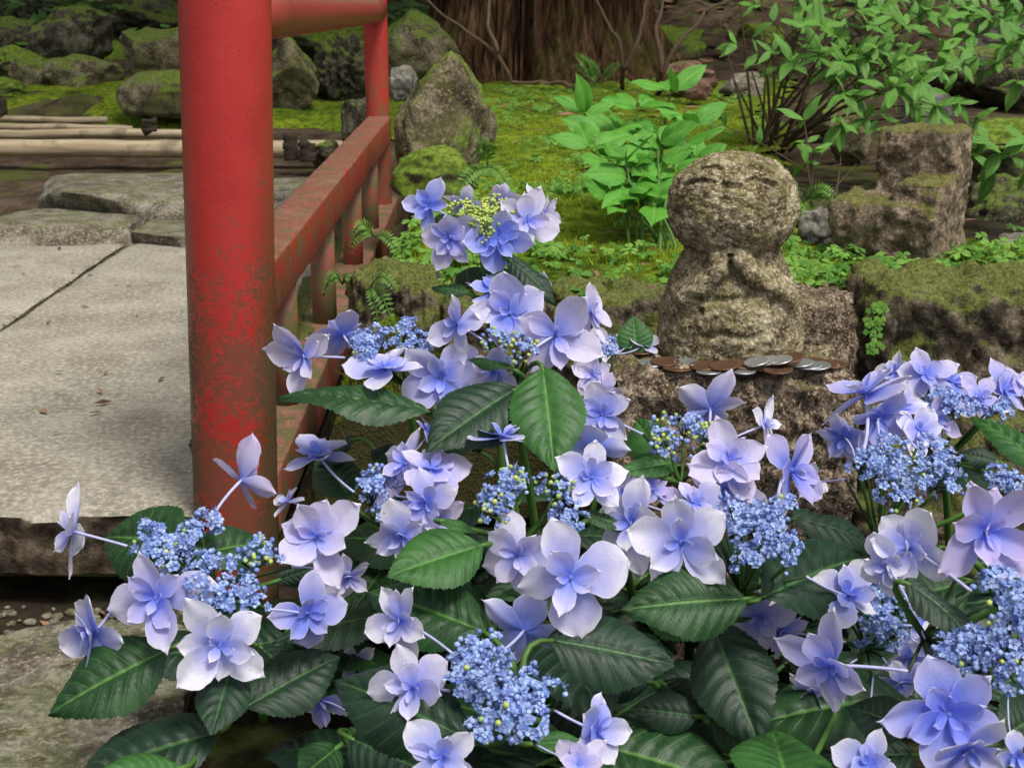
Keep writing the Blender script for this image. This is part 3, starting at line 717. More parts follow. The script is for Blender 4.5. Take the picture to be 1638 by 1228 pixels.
cm = coin_mesh('copper_coin', .0116, .0013, M['copper']); sm = coin_mesh('silver_coin', .01, .0013, M['alu'])
COINS = [('c', 1024, 564, 0, 0, 'bronze coin lying alone at the back corner of the pedestal'),
 ('s', 1043, 584, 0, 0, 'silver coin at the outer end of the row, beside the moss-free pedestal corner'),
 ('c', 1084, 591, 0, 0, 'bronze coin between two silver coins at the outer end of the row'),
 ('c', 1064, 581, 1, .0, 'bronze coin half under the outermost silver coin'), ('s', 1098, 582, 1, 0, 'silver coin tucked against the statue foot behind a bronze coin'),
 ('s', 1134, 597, 0, 0, 'silver coin at the pedestal rim with an overlapping bronze coin behind'), ('c', 1126, 588, 1, .06, 'bronze coin leaning on the next bronze coin before the statue'),
 ('c', 1158, 588, 2, .1, 'bronze coin on top of the bronze pile in front of the statue'), ('s', 1188, 596, 0, 0, 'silver coin at the pedestal rim in front of the tilted silver coins'),
 ('c', 1183, 586, 1, -.1, 'bronze coin partly under the tilted silver coins'), ('s', 1210, 583, 3, .22, 'tilted silver coin leaning on the pile with bronze beneath'),
 ('s', 1228, 581, 3, .2, 'second tilted silver coin overlapping the first one'), ('s', 1247, 580, 4, .2, 'third tilted silver coin highest on the pile'),
 ('c', 1262, 578, 4, .25, 'bronze coin standing tilted behind the silver pile'), ('c', 1244, 594, 1, .05, 'large bronze coin at the pedestal rim below the tilted silver coins'),
 ('c', 1220, 590, 0, 0, 'bronze coin lying beneath the tilted silver coins'), ('s', 1280, 584, 2, .12, 'silver coin sliding off the pile beside the large bronze coin'),
 ('s', 1294, 588, 1, .1, 'silver coin overlapped by its silver neighbour'), ('s', 1308, 589, 1, .12, 'last silver coin of the overlapping fan'), ('c', 1330, 585, 0, 0, 'bronze coin at the inner end behind the silver fan'), ('c', 1300, 580, 0, 0, 'bronze coin hidden behind the silver fan')]
for k, (ty, px, py, lvl, tilt, lab) in enumerate(COINS):
    z = PZ + .001 + lvl * .0016; p = G(px, py, z)
    o = obj('copper_coin' if ty == 'c' else 'silver_coin', cm if ty == 'c' else sm, None, (p.x, p.y, z + abs(tilt) * .004 + .0008))
    o.rotation_euler = (random.uniform(-.05, .07), -tilt, random.uniform(0, 6)) if not tilt else (.05, -tilt, 0)
    tag(o, lab, 'coin', 'offering coins on the pedestal')

# ================================================================== TREE TRUNK
def trunk():
    c = G(862, 135, .18); NA, NZ, H = 420, 130, 7.0; R = .345
    zs = np.concatenate([np.linspace(-.15, 1.2, 90), np.linspace(1.25, H, 40)]); V = []
    for z in zs:
        fl = .16 * math.exp(-max(0, z) / .16) + .03 * math.exp(-max(0, z) / .7) - .012 * z
        for k in range(NA):
            a = 2 * math.pi * k / NA; ca, sa = math.cos(a), math.sin(a)
            lob = math.sin(a * 5 + 1.1 + .3 * math.sin(z * 2)) * .5 + math.sin(a * 8 + .4) * .3
            ridge = abs(fbm((ca * 9 + .05 * z, sa * 9, z * .55), 1.0, 4, 2)); rid2 = fbm((ca * 28, sa * 28, z * 1.6), 1, 3, 5)
            r = R + fl * (1 + .6 * lob) + lob * .018 - ridge * .085 + rid2 * .016
            V.append((r * ca, r * sa, z))
    Fq = np.array([(j * NA + i, j * NA + (i + 1) % NA, (j + 1) * NA + (i + 1) % NA, (j + 1) * NA + i) for j in range(len(zs) - 1) for i in range(NA)])
    root = empty('cedar_tree', (c.x, c.y + .36, c.z), 'huge cedar trunk with stringy brown bark at the garden edge', 'tree')
    obj_trunk = obj('trunk', mesh_np('trunk', np.array(V), Fq, M['bark']), root)
    crown(root, 3)
    return obj_trunk
def crown(root, seed):
    """high crown: flat sprays on whorls of limbs, well above the picture; it shades the hillside"""
    mb = MB(); rr = random.Random(seed)
    for k in range(26):
        a = rr.uniform(0, 6.28); z = rr.uniform(2.9, 6.4); L = (7.4 - z) * .8
        e = Vector((math.cos(a) * L, math.sin(a) * L, z + rr.uniform(-.3, .3))); mb.tube(bez(Vector((0, 0, z - .2)), Vector((e.x * .5, e.y * .5, z + .25)), e, 6), [.05, .045, .04, .03, .025, .02, .01], 6, 1)
        for j in range(75):
            q = rr.uniform(.15, 1) ** .7; p = Vector((e.x * q, e.y * q, z + .1 * q)) + Vector((rr.gauss(0, .4), rr.gauss(0, .4), rr.gauss(0, .12)))
            t = Vector((rr.gauss(0, 1), rr.gauss(0, 1), rr.gauss(-.2, .3))).normalized() * rr.uniform(.12, .24); s_ = t.cross(Vector((rr.gauss(0, .2), rr.gauss(0, .2), 1))).normalized() * t.length * .5
            mb.add([p - t, p + s_, p + t, p - s_], [(0, 1, 2, 3)], 0, rr.random())
    obj('crown', mb.mesh('crown', [M['forest'], M['bark']]), root)
tr = trunk()
for (x, y, sd_, lab) in [(-2.9, 7.4, 4, 'cedar trunk far up the hillside behind the boulder pile'), (3.6, 7.0, 5, 'cedar trunk far up the hillside behind the overhanging branch')]:
    c2 = empty('cedar_tree', (x, y, hz(x, y) - .1), lab, 'tree', 'cedars on the hillside'); o2 = obj('trunk', tr.data, c2); o2.scale = (.8, .8, 1); crown(c2, sd_)

# ================================================================== LEAVES AND PETALS (shared meshes)
def leaf_mesh(name, mat, seed, ratio=.66, nv=9, puck=.034, teeth=.022, nt=26, curl=.18, fold=.1, rows=64, cols=14, wave=.02, pw_=.85, sym=.9):
    r = random.Random(seed); V = []; UV = []; ph = r.uniform(0, 6)
    for j in range(rows + 1):
        s = j / rows; w_ = ratio / 2 * (math.sin(math.pi * min(1, s ** sym)) ** pw_) * (1 - .25 * s ** 3)
        if s > .9: w_ *= 1 - ((s - .9) / .1) ** 2 * .6
        w_ = max(w_, .006 if s < .05 else .0005)
        for i in range(cols + 1):
            t = -1 + 2 * i / cols; at = abs(t)
            saw = (s * nt - math.floor(s * nt)); tw = w_
            if i in (0, cols) and .06 < s < .97: tw = w_ + teeth * (1 - saw) - teeth * .3
            x = t * tw; phs = s * nv - at * 1.7 + .18 * math.sin(s * 5 + ph + (2 if t > 0 else 0)); q = abs(math.sin(math.pi * (phs)))      # ridge between veins, 0 on vein
            z = puck * (q ** .6) * min(1, at * 5) * (1 - at ** 4) * min(1, w_ / (ratio * .2)) - curl * s * s + fold * at * w_ * 2 - .35 * (x * x) / max(.1, ratio / 2)
            z += wave * math.sin(s * 9 + ph + (1.4 if t > 0 else 0)) * at * at
            V.append((x, s - at * .0, z)); UV.append((i / cols, s))
    n = cols + 1; Fq = [(j * n + i, j * n + i + 1, (j + 1) * n + i + 1, (j + 1) * n + i) for j in range(rows) for i in range(cols)]
    return mesh_np(name, np.array(V), np.array(Fq), mat, uv=UV)
LEAF = {'dark': [leaf_mesh('leaf', M['leaf_dark'], k, .62 + .05 * (k % 3), 8 + k % 3, curl=.1 + .06 * k, fold=.06 + .06 * (k % 2), wave=.015 + .008 * k) for k in range(5)],
        'green': [leaf_mesh('leaf', M['leaf_green'], 10 + k, .66, 8, curl=.08 + .07 * k, fold=.14) for k in range(3)],
        'mid': [leaf_mesh('leaf', M['leaf_mid'], 15 + k, .6 + .05 * k, 8 + k % 2, curl=.08 + .09 * k, fold=.12, wave=.02 + .012 * k) for k in range(3)],
        'young': [leaf_mesh('leaf', M['leaf_young'], 20 + k, .55, 6, puck=.01, teeth=.012, nt=16, curl=.1 + .12 * k, fold=.18, rows=24, cols=8) for k in range(4)],
        'shrub': [leaf_mesh('leaf', M['leaf_shrub'], 30 + k, .4, 5, puck=.006, teeth=0, curl=.06 + .12 * k, fold=.15, rows=12, cols=6) for k in range(4)]}
def place_leaf(parent, origin, base, tip, nrm, me, wk=1.0):
    y = tip - base; L = y.length; y.normalize(); z = nrm - y * nrm.dot(y)
    z = z.normalized() if z.length > 1e-4 else Vector((0, 0, 1)); x = y.cross(z)
    o = bpy.data.objects.new('leaf', me); COL.objects.link(o); o.parent = parent
    m = Matrix((x, y, z)).transposed().to_4x4(); m.translation = base - origin
    o.matrix_local = m @ Matrix.Diagonal((L * wk, L, L, 1)); return o

def petal_mesh(seed, inner, wid, cup, curl, notch):
    r = random.Random(seed); rows, cols = 13, 10; V = []; UV = []; ph = r.uniform(0, 6); tw = r.uniform(-.25, .25); pt = r.uniform(.1, .34); skew = r.uniform(-.06, .06)
    for j in range(rows + 1):
        q = j / rows; s = 1 - (1 - q) ** 1.7
        w_ = wid / 2 * 1.04 * (math.sin(math.pi * min(1, s ** 1.35) * .985 + .015) ** .55) if s < 1 else .0
        w_ = max(w_, .045 * (1 - s) + .004)
        for i in range(cols + 1):
            t = -1 + 2 * i / cols; at = abs(t); ed = 1 + (.035 * math.sin(s * 15 + ph) + .02 * math.sin(s * 31 + ph * 2)) * at ** 3
            x = t * w_ * ed + skew * s * s
            yy = s * (1 - .02 * at) + pt * max(0, s - .8) * 2.2 * (1 - at)
            z = cup * (at ** 1.8) * w_ * 1.1 + curl * s * s + .014 * math.sin(t * 5 + s * 4 + ph) * s + tw * t * s * w_ - .035 * (1 - at) * math.sin(s * math.pi)
            V.append((x, yy, z)); UV.append((i / cols, s))
    n = cols + 1; Fq = [(j * n + i, j * n + i + 1, (j + 1) * n + i + 1, (j + 1) * n + i) for j in range(rows) for i in range(cols)]
    return mesh_np('petal', np.array(V), np.array(Fq), M['petal'], uv=UV, attrs={'inner': [inner] * len(V)})
PET_O = [petal_mesh(k, 0.0, [.72, .62, .8, .66, .76, .58, .7, .64][k], [.06, .2, .03, .26, .1, .3, -.08, .14][k], [-.12, .06, -.04, .12, -.2, .02, -.26, .16][k], 0) for k in range(8)]
PET_M = [petal_mesh(10 + k, .55, [.7, .62, .78, .66][k], [.14, .25, .05, .2][k], [.02, .12, -.06, .08][k], 0) for k in range(4)]
PET_I = [petal_mesh(20 + k, 1.0, [.55, .64, .5][k], [.3, .2, .35][k], [.12, .2, .05][k], 0) for k in range(3)]

# ================================================================== HYDRANGEAS
FL = (0, 0, 1)
def blossom(root, origin, c, R, n, spin, attach, rr, single=False):
    z = n.normalized(); x = z.cross(Vector((.3, .2, .9))).normalized(); y = z.cross(x)
    mb = MB()
    ctrl = c.lerp(attach, .4) - z * (c - attach).length * .1
    mb.tube(bez(attach, ctrl, c, 8), [R * .034] * 5 + [R * .036] * 4, 6, 0)
    V_, F_ = ico(1); mb.add([c + (x * p[0] + y * p[1]) * R * .07 + z * (R * .05 + p[2] * R * .09) for p in V_], [tuple(f) for f in F_], 1)
    b = obj('blossom', mb.mesh('blossom', [M['stalk'], M['bud_blue']], c), root, c - origin)
    lay = [(rr.choice([4, 4, 5]), 1.0, 6, PET_O, -.02), (rr.choice([3, 4, 4]), .68, 20, PET_M, .03), (rr.choice([2, 3, 3]), .4, 36, PET_I, .06)]
    tone = (min(1, max(0, rr.gauss(.56, .25))), max(0, rr.gauss(.15, .3)), 0, 1)
    if single: lay = [(4, 1.0, 10, PET_O, 0), (3, .55, 36, PET_M, .03)]
    for li, (cnt, ln, elev, pool, off) in enumerate(lay):
        for k in range(cnt):
            a = spin + li * .6 + 2 * math.pi * (k + rr.uniform(-.12, .12)) / cnt
            e = math.radians(elev + rr.gauss(0, 10)); d = x * math.cos(a) + y * math.sin(a)
            yy = d * math.cos(e) + z * math.sin(e); zz = z * math.cos(e) - d * math.sin(e); xx = yy.cross(zz)
            roll = rr.uniform(-.35, .35); xx2 = xx * math.cos(roll) + zz * math.sin(roll); zz2 = xx2.cross(yy)
            L = R * ln * rr.uniform(.8, 1.1)
            o = bpy.data.objects.new('petal', rr.choice(pool)); COL.objects.link(o); o.parent = b; o.color = tone
            m = Matrix((xx2, yy, zz2)).transposed().to_4x4(); m.translation = z * off * R + yy * R * .015 + z * (k * .012 * R)
            o.matrix_local = m @ Matrix.Diagonal((L * rr.uniform(.85, 1.15), L, L, 1))
    return b

def floret(mb, p, n, r, rr, kind):
    n = n.normalized(); x = n.cross(Vector((.31, .77, .2))).normalized(); y = n.cross(x); a0 = rr.uniform(0, 6)
    if kind == 'open':
        for k in range(5):
            a = a0 + k * 1.2566; d = x * math.cos(a) + y * math.sin(a); s = x * -math.sin(a) + y * math.cos(a)
            up_ = n * r * rr.uniform(.05, .5)
            mb.add([p + d * r * .15, p + d * r * .62 + s * r * .42 + up_ * .8, p + d * r * 1.05 + up_ * .6, p + d * r * .62 - s * r * .42 + up_ * .8], [(0, 1, 2), (0, 2, 3)], 0, rr.random())
        V_, F_ = ico(1)
        mb.add([p + n * r * .25 + Vector(q) * r * .2 for q in V_[:12]], [(0, 1, 2)] if False else [tuple(f) for f in F_ if max(f) < 12], 3, rr.random())
        for k in range(3):   # stamens
            a = a0 + k * 2.1; t = p + (x * math.cos(a) + y * math.sin(a)) * r * .5 + n * r * rr.uniform(.8, 1.3); w_ = x * r * .07
            mb.add([p - w_, p + w_, t], [(0, 1, 2)], 0, rr.random())
    else:
        mi_ = 1 if kind == 'blue' else 2; V_, F_ = ico(1); a = rr.random()
        mb.add([p + (x * q[0] + y * q[1]) * r * .58 + n * (q[2] * r * .66 + r * .3) for q in V_], [tuple(f) for f in F_], mi_, a)

HEADG = 'hydrangea stems in bloom'
def hydrangea(label, hx, hy, d, base, fert, blossoms, leaves, seed, extra=5, groundz=-.1):
    """hx,hy,d: where the branches of the flower head meet; fert: (px,py,rx,ry,mode,dd); blossoms: (px,py,diam,(facing),dd); leaves: (base px, tip px, width factor, facing, type, d base, d tip)"""
    rr = random.Random(seed); hub = P(hx, hy, d)
    if fert and seed != 6: hub = hub + FWD * .045 - Vector((0, 0, .012))
    b0 = Vector((base[0], base[1], groundz)); root = empty('hydrangea', b0, label, 'hydrangea')
    ctrl = Vector((b0.x * .75 + hub.x * .25, b0.y * .75 + hub.y * .25, b0.z + (hub.z - b0.z) * .6))
    pts = bez(b0, ctrl, hub, 16); st = MB(); st.tube(pts, [.0042 - .0016 * i / 16 for i in range(17)], 10, 0)
    # flower head branches and the packed fertile florets
    if fert:
        fm = MB()
        for (fx, fy, rx, ry, mode, dd) in fert:
            c = P(fx, fy, d + dd); k = (d + dd) / F; RX, RY = rx * k, ry * k / .62
            bx_, by_, bz_ = RIGHT, Vector((0, .86, .5)).normalized(), Vector((0, -.5, .86))
            st.tube(bez(hub, hub.lerp(c, .5) + Vector((0, 0, -.008)), c - bz_ * .006, 6), .0012, 6, 0)
            n = int(rx * ry * 3.14 / 62 * (1.0 if mode != 'green' else 1.2)) + 6
            # lumpy: the florets sit in little bunches
            sub = [(math.sqrt(rr.random()) * .8, rr.uniform(0, 6.28)) for _ in range(max(4, n // (9 if mode != 'green' else 5)))]
            for q, an in sub:
                bc = c + bx_ * RX * q * math.cos(an) + by_ * RY * q * math.sin(an) + bz_ * (.006 * (1 - q * q) + rr.uniform(-.003, .003))
                st.tube([c - bz_ * .008, bc], .0006, 4, 1)
                brad = .0075 if mode != 'green' else .0062
                for _ in range(11 if mode != 'green' else 20):
                    v = Vector((rr.gauss(0, 1), rr.gauss(0, 1), rr.gauss(.5, .7))).normalized()
                    p = bc + (bx_ * v.x + by_ * v.y + bz_ * v.z * .8) * brad * rr.uniform(.75, 1.05); nn = (bx_ * v.x + by_ * v.y + bz_ * (v.z + .4))
                    u = rr.random()
                    kd = 'open' if (mode == 'blue' and u < .62) or (mode == 'mix' and u < .3) else ('green' if mode == 'blue' and u > .985 else 'blue' if mode == 'blue' or (mode == 'mix' and u < .78) else 'green')
                    if mode == 'green': kd = 'green'
                    floret(fm, p, nn, (.0031 if kd == 'open' else .0026 if mode != 'green' else .0022) * rr.uniform(.8, 1.2), rr, kd)
        tag(obj('floret_cluster', fm.mesh('floret_cluster', [M['fert_blue'], M['bud_blue'], M['bud_green'], M['eye']], hub, True), root, hub - b0), kind='stuff')
    for bl in blossoms:
        (px, py, dm, fc) = bl[:4]; dd = bl[4] if len(bl) > 4 else 0
        dz = d + dd - (py - hy) / F * d * .9; c = P(px, py, dz); R = dm / 2 * dz / F * 1.13
        n = camdir(*fc); n = (n + Vector((rr.gauss(0, .06), rr.gauss(0, .06), rr.gauss(0, .06)))).normalized()
        att = hub.lerp(c, .35) - n * .008
        if fert:
            f = min(fert, key=lambda q: (q[0] - px) ** 2 + (q[1] - py) ** 2); fcx = P(f[0], f[1], d + f[5]); att = fcx.lerp(c, .3) - Vector((0, 0, .004))
            st.tube([hub, att], .001, 5, 1)
        blossom(root, b0, c, R, n, rr.uniform(0, 6), att, rr, dm < 66)
    lv = []
    for l in leaves:
        (bx0, by0, tx0, ty0, wk, fc, ty, d0, d1) = l
        lv.append((P(bx0, by0, d0), P(tx0, ty0, d1), camdir(*fc), rr.choice(LEAF[ty] if ty != 'dark' or rr.random() < .75 else LEAF['mid']), wk))
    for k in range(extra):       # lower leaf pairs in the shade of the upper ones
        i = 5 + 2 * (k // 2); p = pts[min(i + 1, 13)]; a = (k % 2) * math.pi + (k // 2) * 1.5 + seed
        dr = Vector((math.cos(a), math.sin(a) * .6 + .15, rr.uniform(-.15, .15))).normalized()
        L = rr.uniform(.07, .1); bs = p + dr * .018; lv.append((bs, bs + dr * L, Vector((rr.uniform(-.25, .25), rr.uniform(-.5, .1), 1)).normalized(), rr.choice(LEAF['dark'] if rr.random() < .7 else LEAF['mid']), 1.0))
    for (bs, tp, n, me, wk) in lv:
        place_leaf(root, b0, bs, tp, n, me, wk)
        low = [q for q in pts if q.z < bs.z - .004] or pts[:4]
        a = min(low, key=lambda q: (q - bs).length + abs(q.z - bs.z + .02) * .3)
        dirb = (tp - bs).normalized(); g = (bs - a).length
        st.tube(bez(a, bs - dirb * min(.02, g * .5), bs + dirb * .004, 6), [.0022, .002, .0019, .0018, .0017, .0016, .0015], 6, 0)
    obj('stem', st.mesh('stem', [M['stem'], M['stem_dark']], b0), root)
    return root

UPF = (0, .75, .66); FC = (0, .35, .94)
hydrangea('tallest hydrangea stem with yellow-green buds, rising in front of the moss', 770, 372, .92, (.0, .97),
  [(745, 345, 24, 13, 'green', .01), (802, 340, 28, 12, 'green', .015), (774, 356, 30, 12, 'green', 0), (768, 372, 12, 8, 'green', -.005)],
  [(688, 331, 80, (-.45, .15, .85)), (741, 328, 66, (.05, .75, -.55), .03), (802, 322, 66, (0, .7, -.6), .035), (720, 381, 97, (-.15, -.2, .95)), (796, 381, 104, (.05, -.15, 1)), (843, 354, 102, (.25, .05, .95)), (867, 341, 92, (.93, .1, .3), .02)],
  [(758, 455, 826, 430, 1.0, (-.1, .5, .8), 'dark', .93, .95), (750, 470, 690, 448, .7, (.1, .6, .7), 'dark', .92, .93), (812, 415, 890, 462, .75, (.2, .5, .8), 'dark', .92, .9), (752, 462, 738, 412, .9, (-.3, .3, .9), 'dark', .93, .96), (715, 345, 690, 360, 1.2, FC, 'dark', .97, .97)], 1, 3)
hydrangea('hydrangea stem crowded with large lilac blossoms below the tallest stem', 815, 600, .86, (.03, .93),
  [(830, 560, 24, 12, 'mix', .0), (800, 548, 22, 10, 'mix', .02)],
  [(733, 520, 92, (-.65, -.05, .75)), (791, 466, 98, (-.1, .7, .35), .01), (816, 501, 118, (-.05, -.1, 1), -.01), (889, 535, 132, (.1, -.1, 1), -.01), (853, 464, 64, (-.3, .8, -.4), .02), (944, 500, 88, (.88, .15, .4)), (790, 592, 76, (-.2, -.4, .8), .02), (925, 545, 80, (.7, -.2, .6), .02)],
  [(868, 588, 888, 738, .98, (.05, .25, .95), 'green', .85, .80), (826, 622, 688, 702, .95, (-.05, .45, .88), 'dark', .85, .80), (820, 590, 745, 570, .5, (0, .7, .6), 'dark', .86, .88)], 2, 4)
hydrangea('hydrangea stem with flat pale blue centre leaning toward the red post', 640, 590, .90, (-.06, .96),
  [(600, 553, 40, 20, 'blue', .0), (640, 545, 42, 20, 'blue', .015), (668, 562, 36, 18, 'blue', .01), (580, 560, 22, 14, 'blue', -.005)],
  [(489, 570, 112, (-.5, -.1, .85)), (549, 536, 96, (-.2, .5, -.65), .03), (617, 591, 112, (-.2, .82, .45), -.02), (706, 604, 124, (0, -.2, 1)), (757, 596, 84, (.3, -.3, .8), .03)],
  [(692, 664, 452, 598, .7, (0, .86, .4), 'dark', .86, .86)], 3, 3)
hydrangea('hydrangea stem whose overlapping lilac blossoms hide its blue centre, beside the red post', 640, 850, .80, (-.05, .86),
  [(592, 800, 38, 26, 'blue', .03), (610, 775, 24, 14, 'mix', .04)],
  [(648, 742, 108, (-.55, .3, .75), .0), (690, 752, 112, (.2, .55, .45), -.02), (682, 803, 104, (-.35, -.1, .9), -.03), (645, 856, 112, (-.15, -.5, .85), -.01), (632, 800, 96, (-.6, .1, .7), .02), (700, 830, 84, (.4, -.2, .8), .01), (688, 692, 66, (.5, .5, .3), .04), (511, 730, 104, (-.1, .82, .5), .06), (462, 802, 60, (-.5, .5, .2), .08)],
  [(560, 800, 512, 715, .9, (-.1, .7, .6), 'dark', .90, .95), (600, 742, 640, 700, 1.0, (.1, .7, .6), 'dark', .88, .9), (570, 700, 500, 735, .9, (0, .8, .5), 'dark', .93, .93)], 4, 6)
hydrangea('hydrangea stem with one upturned blossom and three bluish-green bud bunches', 840, 850, .74, (.03, .84),
  [(800, 785, 34, 28, 'mix', .02), (795, 815, 24, 18, 'mix', .0), (886, 786, 32, 24, 'mix', .03), (912, 832, 38, 13, 'blue', .02), (822, 775, 18, 12, 'mix', .04)],
  [(805, 700, 108, (.05, .93, .3), .03), (946, 764, 118, (.15, .1, .98), .01), (950, 716, 92, (.1, .6, -.5), .06), (830, 886, 140, (-.25, -.05, .95), .01), (912, 922, 164, (.1, -.2, .97), -.02)],
  [(772, 872, 621, 914, 1.05, (-.05, .6, .8), 'green', .74, .71), (700, 832, 762, 842, .6, (0, .8, .5), 'green', .77, .76), (930, 820, 1010, 840, .8, (0, .8, .5), 'dark', .78, .78), (1085, 740, 990, 750, .75, (0, .8, .6), 'green', .85, .83)], 5, 6)
hydrangea('hydrangea stem with dark branching stalks and greenish buds against the granite block', 1090, 772, .84, (.14, .93),
  [(1058, 695, 26, 14, 'mix', .01), (1095, 690, 28, 14, 'mix', .02), (1075, 715, 30, 15, 'mix', -.01), (1125, 708, 22, 15, 'mix', .0)],
  [(964, 664, 104, (-.45, .15, .88), .0), (1136, 656, 116, (-.1, .55, -.7), .04), (1222, 680, 84, (.75, .25, .45), .03), (1166, 735, 128, (.1, .05, .98), -.03)],
  [(1055, 735, 1015, 665, 1.0, (-.2, .3, .9), 'green', .86, .9), (1020, 750, 1060, 760, .8, (0, .7, .6), 'dark', .84, .84)], 6, 3)
hydrangea('hydrangea stem with broad powder-blue centre and wide pale blossom before the granite block', 1210, 935, .72, (.19, .86),
  [(1180, 838, 34, 26, 'blue', .03), (1222, 862, 40, 34, 'blue', .01), (1262, 893, 30, 20, 'blue', .0), (1190, 880, 30, 26, 'blue', -.005), (1240, 826, 26, 14, 'blue', .04)],
  [(1012, 838, 128, (-.7, .15, .65), .03), (1090, 866, 150, (-.1, -.1, .99), -.01), (1160, 782, 124, (-.1, -.25, .8), .06), (1262, 752, 146, (.8, .1, .5), .07), (1355, 952, 112, (.2, .55, .75), .04), (1044, 786, 92, (-.2, .6, .5), .07), (1000, 796, 96, (-.75, .4, .4), .06), (1112, 806, 84, (.1, .5, .8), .05)],
  [(1194, 958, 1004, 962, .95, (0, .5, .85), 'mid', .73, .71), (1216, 958, 1404, 862, .75, (.1, .6, .75), 'dark', .73, .8), (1262, 830, 1420, 846, .8, (0, .75, .6), 'dark', .9, .92)], 7, 4)
hydrangea('hydrangea stem with a long powder-blue centre and a drooping blossom beside the granite block', 1440, 850, .80, (.30, .9),
  [(1420, 745, 44, 32, 'blue', .02), (1480, 735, 46, 26, 'blue', .03), (1440, 785, 44, 22, 'blue', -.01), (1500, 775, 40, 24, 'blue', .0), (1380, 750, 22, 14, 'blue', .01)],
  [(1385, 632, 156, (-.35, .85, .1), .07), (1405, 668, 110, (.1, -.4, .8), .06), (1470, 690, 96, (.2, .3, .8), .07), (1350, 700, 84, (-.5, -.3, .7), .08), (1440, 655, 86, (.3, .3, .8), .1), (1296, 770, 60, (-.5, .3, .6), .05)],
  [(1560, 800, 1530, 700, .95, (.1, .6, .75), 'dark', .82, .88)], 8, 5)
hydrangea('hydrangea stem with blue blossoms in a row before the wide wall block', 1540, 720, .98, (.38, 1.04),
  [(1530, 655, 44, 22, 'blue', .0), (1500, 640, 30, 16, 'blue', .02), (1590, 650, 34, 16, 'blue', .0)],
  [(1432, 596, 68, (-.5, .5, .6), .02), (1480, 600, 92, (0, .35, .9), .0), (1522, 612, 78, (.2, .5, .7), .02), (1566, 640, 82, (.2, .45, .8), -.01), (1606, 626, 88, (.4, .4, .7), .01), (1500, 672, 78, (.2, .3, .85), -.02), (1472, 690, 66, (-.2, .1, .9), -.02), (1636, 620, 70, (.5, .4, .6), .02)],
  [(1690, 760, 1560, 650, .6, (-.1, .8, .5), 'green', .82, .86), (1600, 740, 1540, 720, .9, FC, 'dark', .95, .95)], 9, 3)
hydrangea('hydrangea stem with the largest deep-throated blossom and blue florets under the long powder-blue centre', 1530, 1010, .62, (.28, .74),
  [(1600, 960, 38, 26, 'blue', .02), (1560, 1055, 50, 34, 'blue', .01), (1610, 1050, 40, 50, 'blue', .0), (1510, 1060, 34, 24, 'blue', .02), (1600, 785, 40, 24, 'blue', .18), (1620, 1000, 26, 26, 'blue', .0)],
  [(1574, 848, 196, (.1, .0, .99), .02), (1456, 876, 140, (-.8, .15, .5), .05), (1329, 1064, 152, (-.55, -.05, .75), .06), (1516, 1140, 182, (-.1, -.1, .98), -.03), (1545, 1196, 150, (.2, -.6, .7), -.02), (1625, 1210, 70, (.3, 0, .9), 0), (1420, 905, 96, (-.4, -.3, .8), .06), (1630, 900, 120, (.5, -.2, .8), .04)],
  [(1445, 930, 1585, 1005, .8, (.1, .75, .5), 'dark', .66, .64), (1600, 1180, 1700, 1120, 1, FC, 'dark', .66, .68), (1470, 1170, 1352, 1120, 1.1, (.0, .6, .75), 'dark', .68, .7), (1650, 935, 1520, 925, .5, (0, .8, .5), 'green', .66, .7)], 10, 6)
hydrangea('hydrangea stem with half-hidden blue florets behind the upright green stalk', 1420, 1030, .78, (.22, .8),
  [(1420, 985, 40, 36, 'blue', .0), (1395, 940, 30, 20, 'blue', .02), (1400, 1020, 30, 20, 'blue', .01)],
  [(1216, 985, 112, (-.2, -.3, .8), .0), (1275, 965, 78, (.1, .7, .3), .03), (1480, 1000, 100, (.3, .2, .8), .02), (1455, 1050, 90, (.2, -.2, .9), .02), (1300, 1105, 90, (-.5, -.4, .6), -.0), (1390, 1222, 100, (0, .3, .9), -.06), (1250, 1010, 92, (.5, -.4, .6), .02), (1500, 1045, 96, (.2, .1, .9), .0), (1440, 1090, 90, (.2, -.3, .9), .02)],
  [(1140, 1000, 1208, 1172, 1.05, (-.2, .35, .9), 'dark', .78, .72), (1262, 1262, 1236, 1156, 1.3, (.0, .6, .8), 'green', .66, .72), (1330, 1130, 1270, 1060, .9, (-.2, .5, .8), 'dark', .84, .84)], 11, 5)
hydrangea('hydrangea stem with a star of powder-blue florets near the lowest blossoms', 830, 1150, .62, (.05, .76),
  [(765, 1055, 42, 28, 'blue', .02), (800, 1105, 46, 40, 'blue', .0), (860, 1105, 36, 26, 'blue', .005), (775, 1095, 38, 34, 'blue', .01), (830, 1160, 40, 26, 'blue', -.01), (780, 1165, 26, 18, 'blue', -.01), (745, 1090, 22, 22, 'blue', .01)],
  [(641, 992, 116, (-.65, .1, .7), .04), (660, 1098, 132, (-.1, -.05, .99), .0), (838, 1008, 130, (.05, .2, -.9), .06), (952, 1168, 124, (.6, .1, .75), .0), (706, 1212, 128, (-.1, .1, .97), -.01), (925, 1222, 90, (.2, .4, .8), -.02)],
  [(778, 1012, 584, 928, .95, (.0, .6, .75), 'dark', .72, .74), (874, 1022, 1086, 1056, 1.0, (.05, .55, .8), 'dark', .70, .7), (748, 1182, 520, 1060, .85, (-.05, .5, .85), 'dark', .62, .64), (850, 1190, 935, 1180, .7, (.1, .6, .8), 'green', .66, .66), (790, 1010, 770, 960, .8, FC, 'dark', .74, .76)], 12, 6)
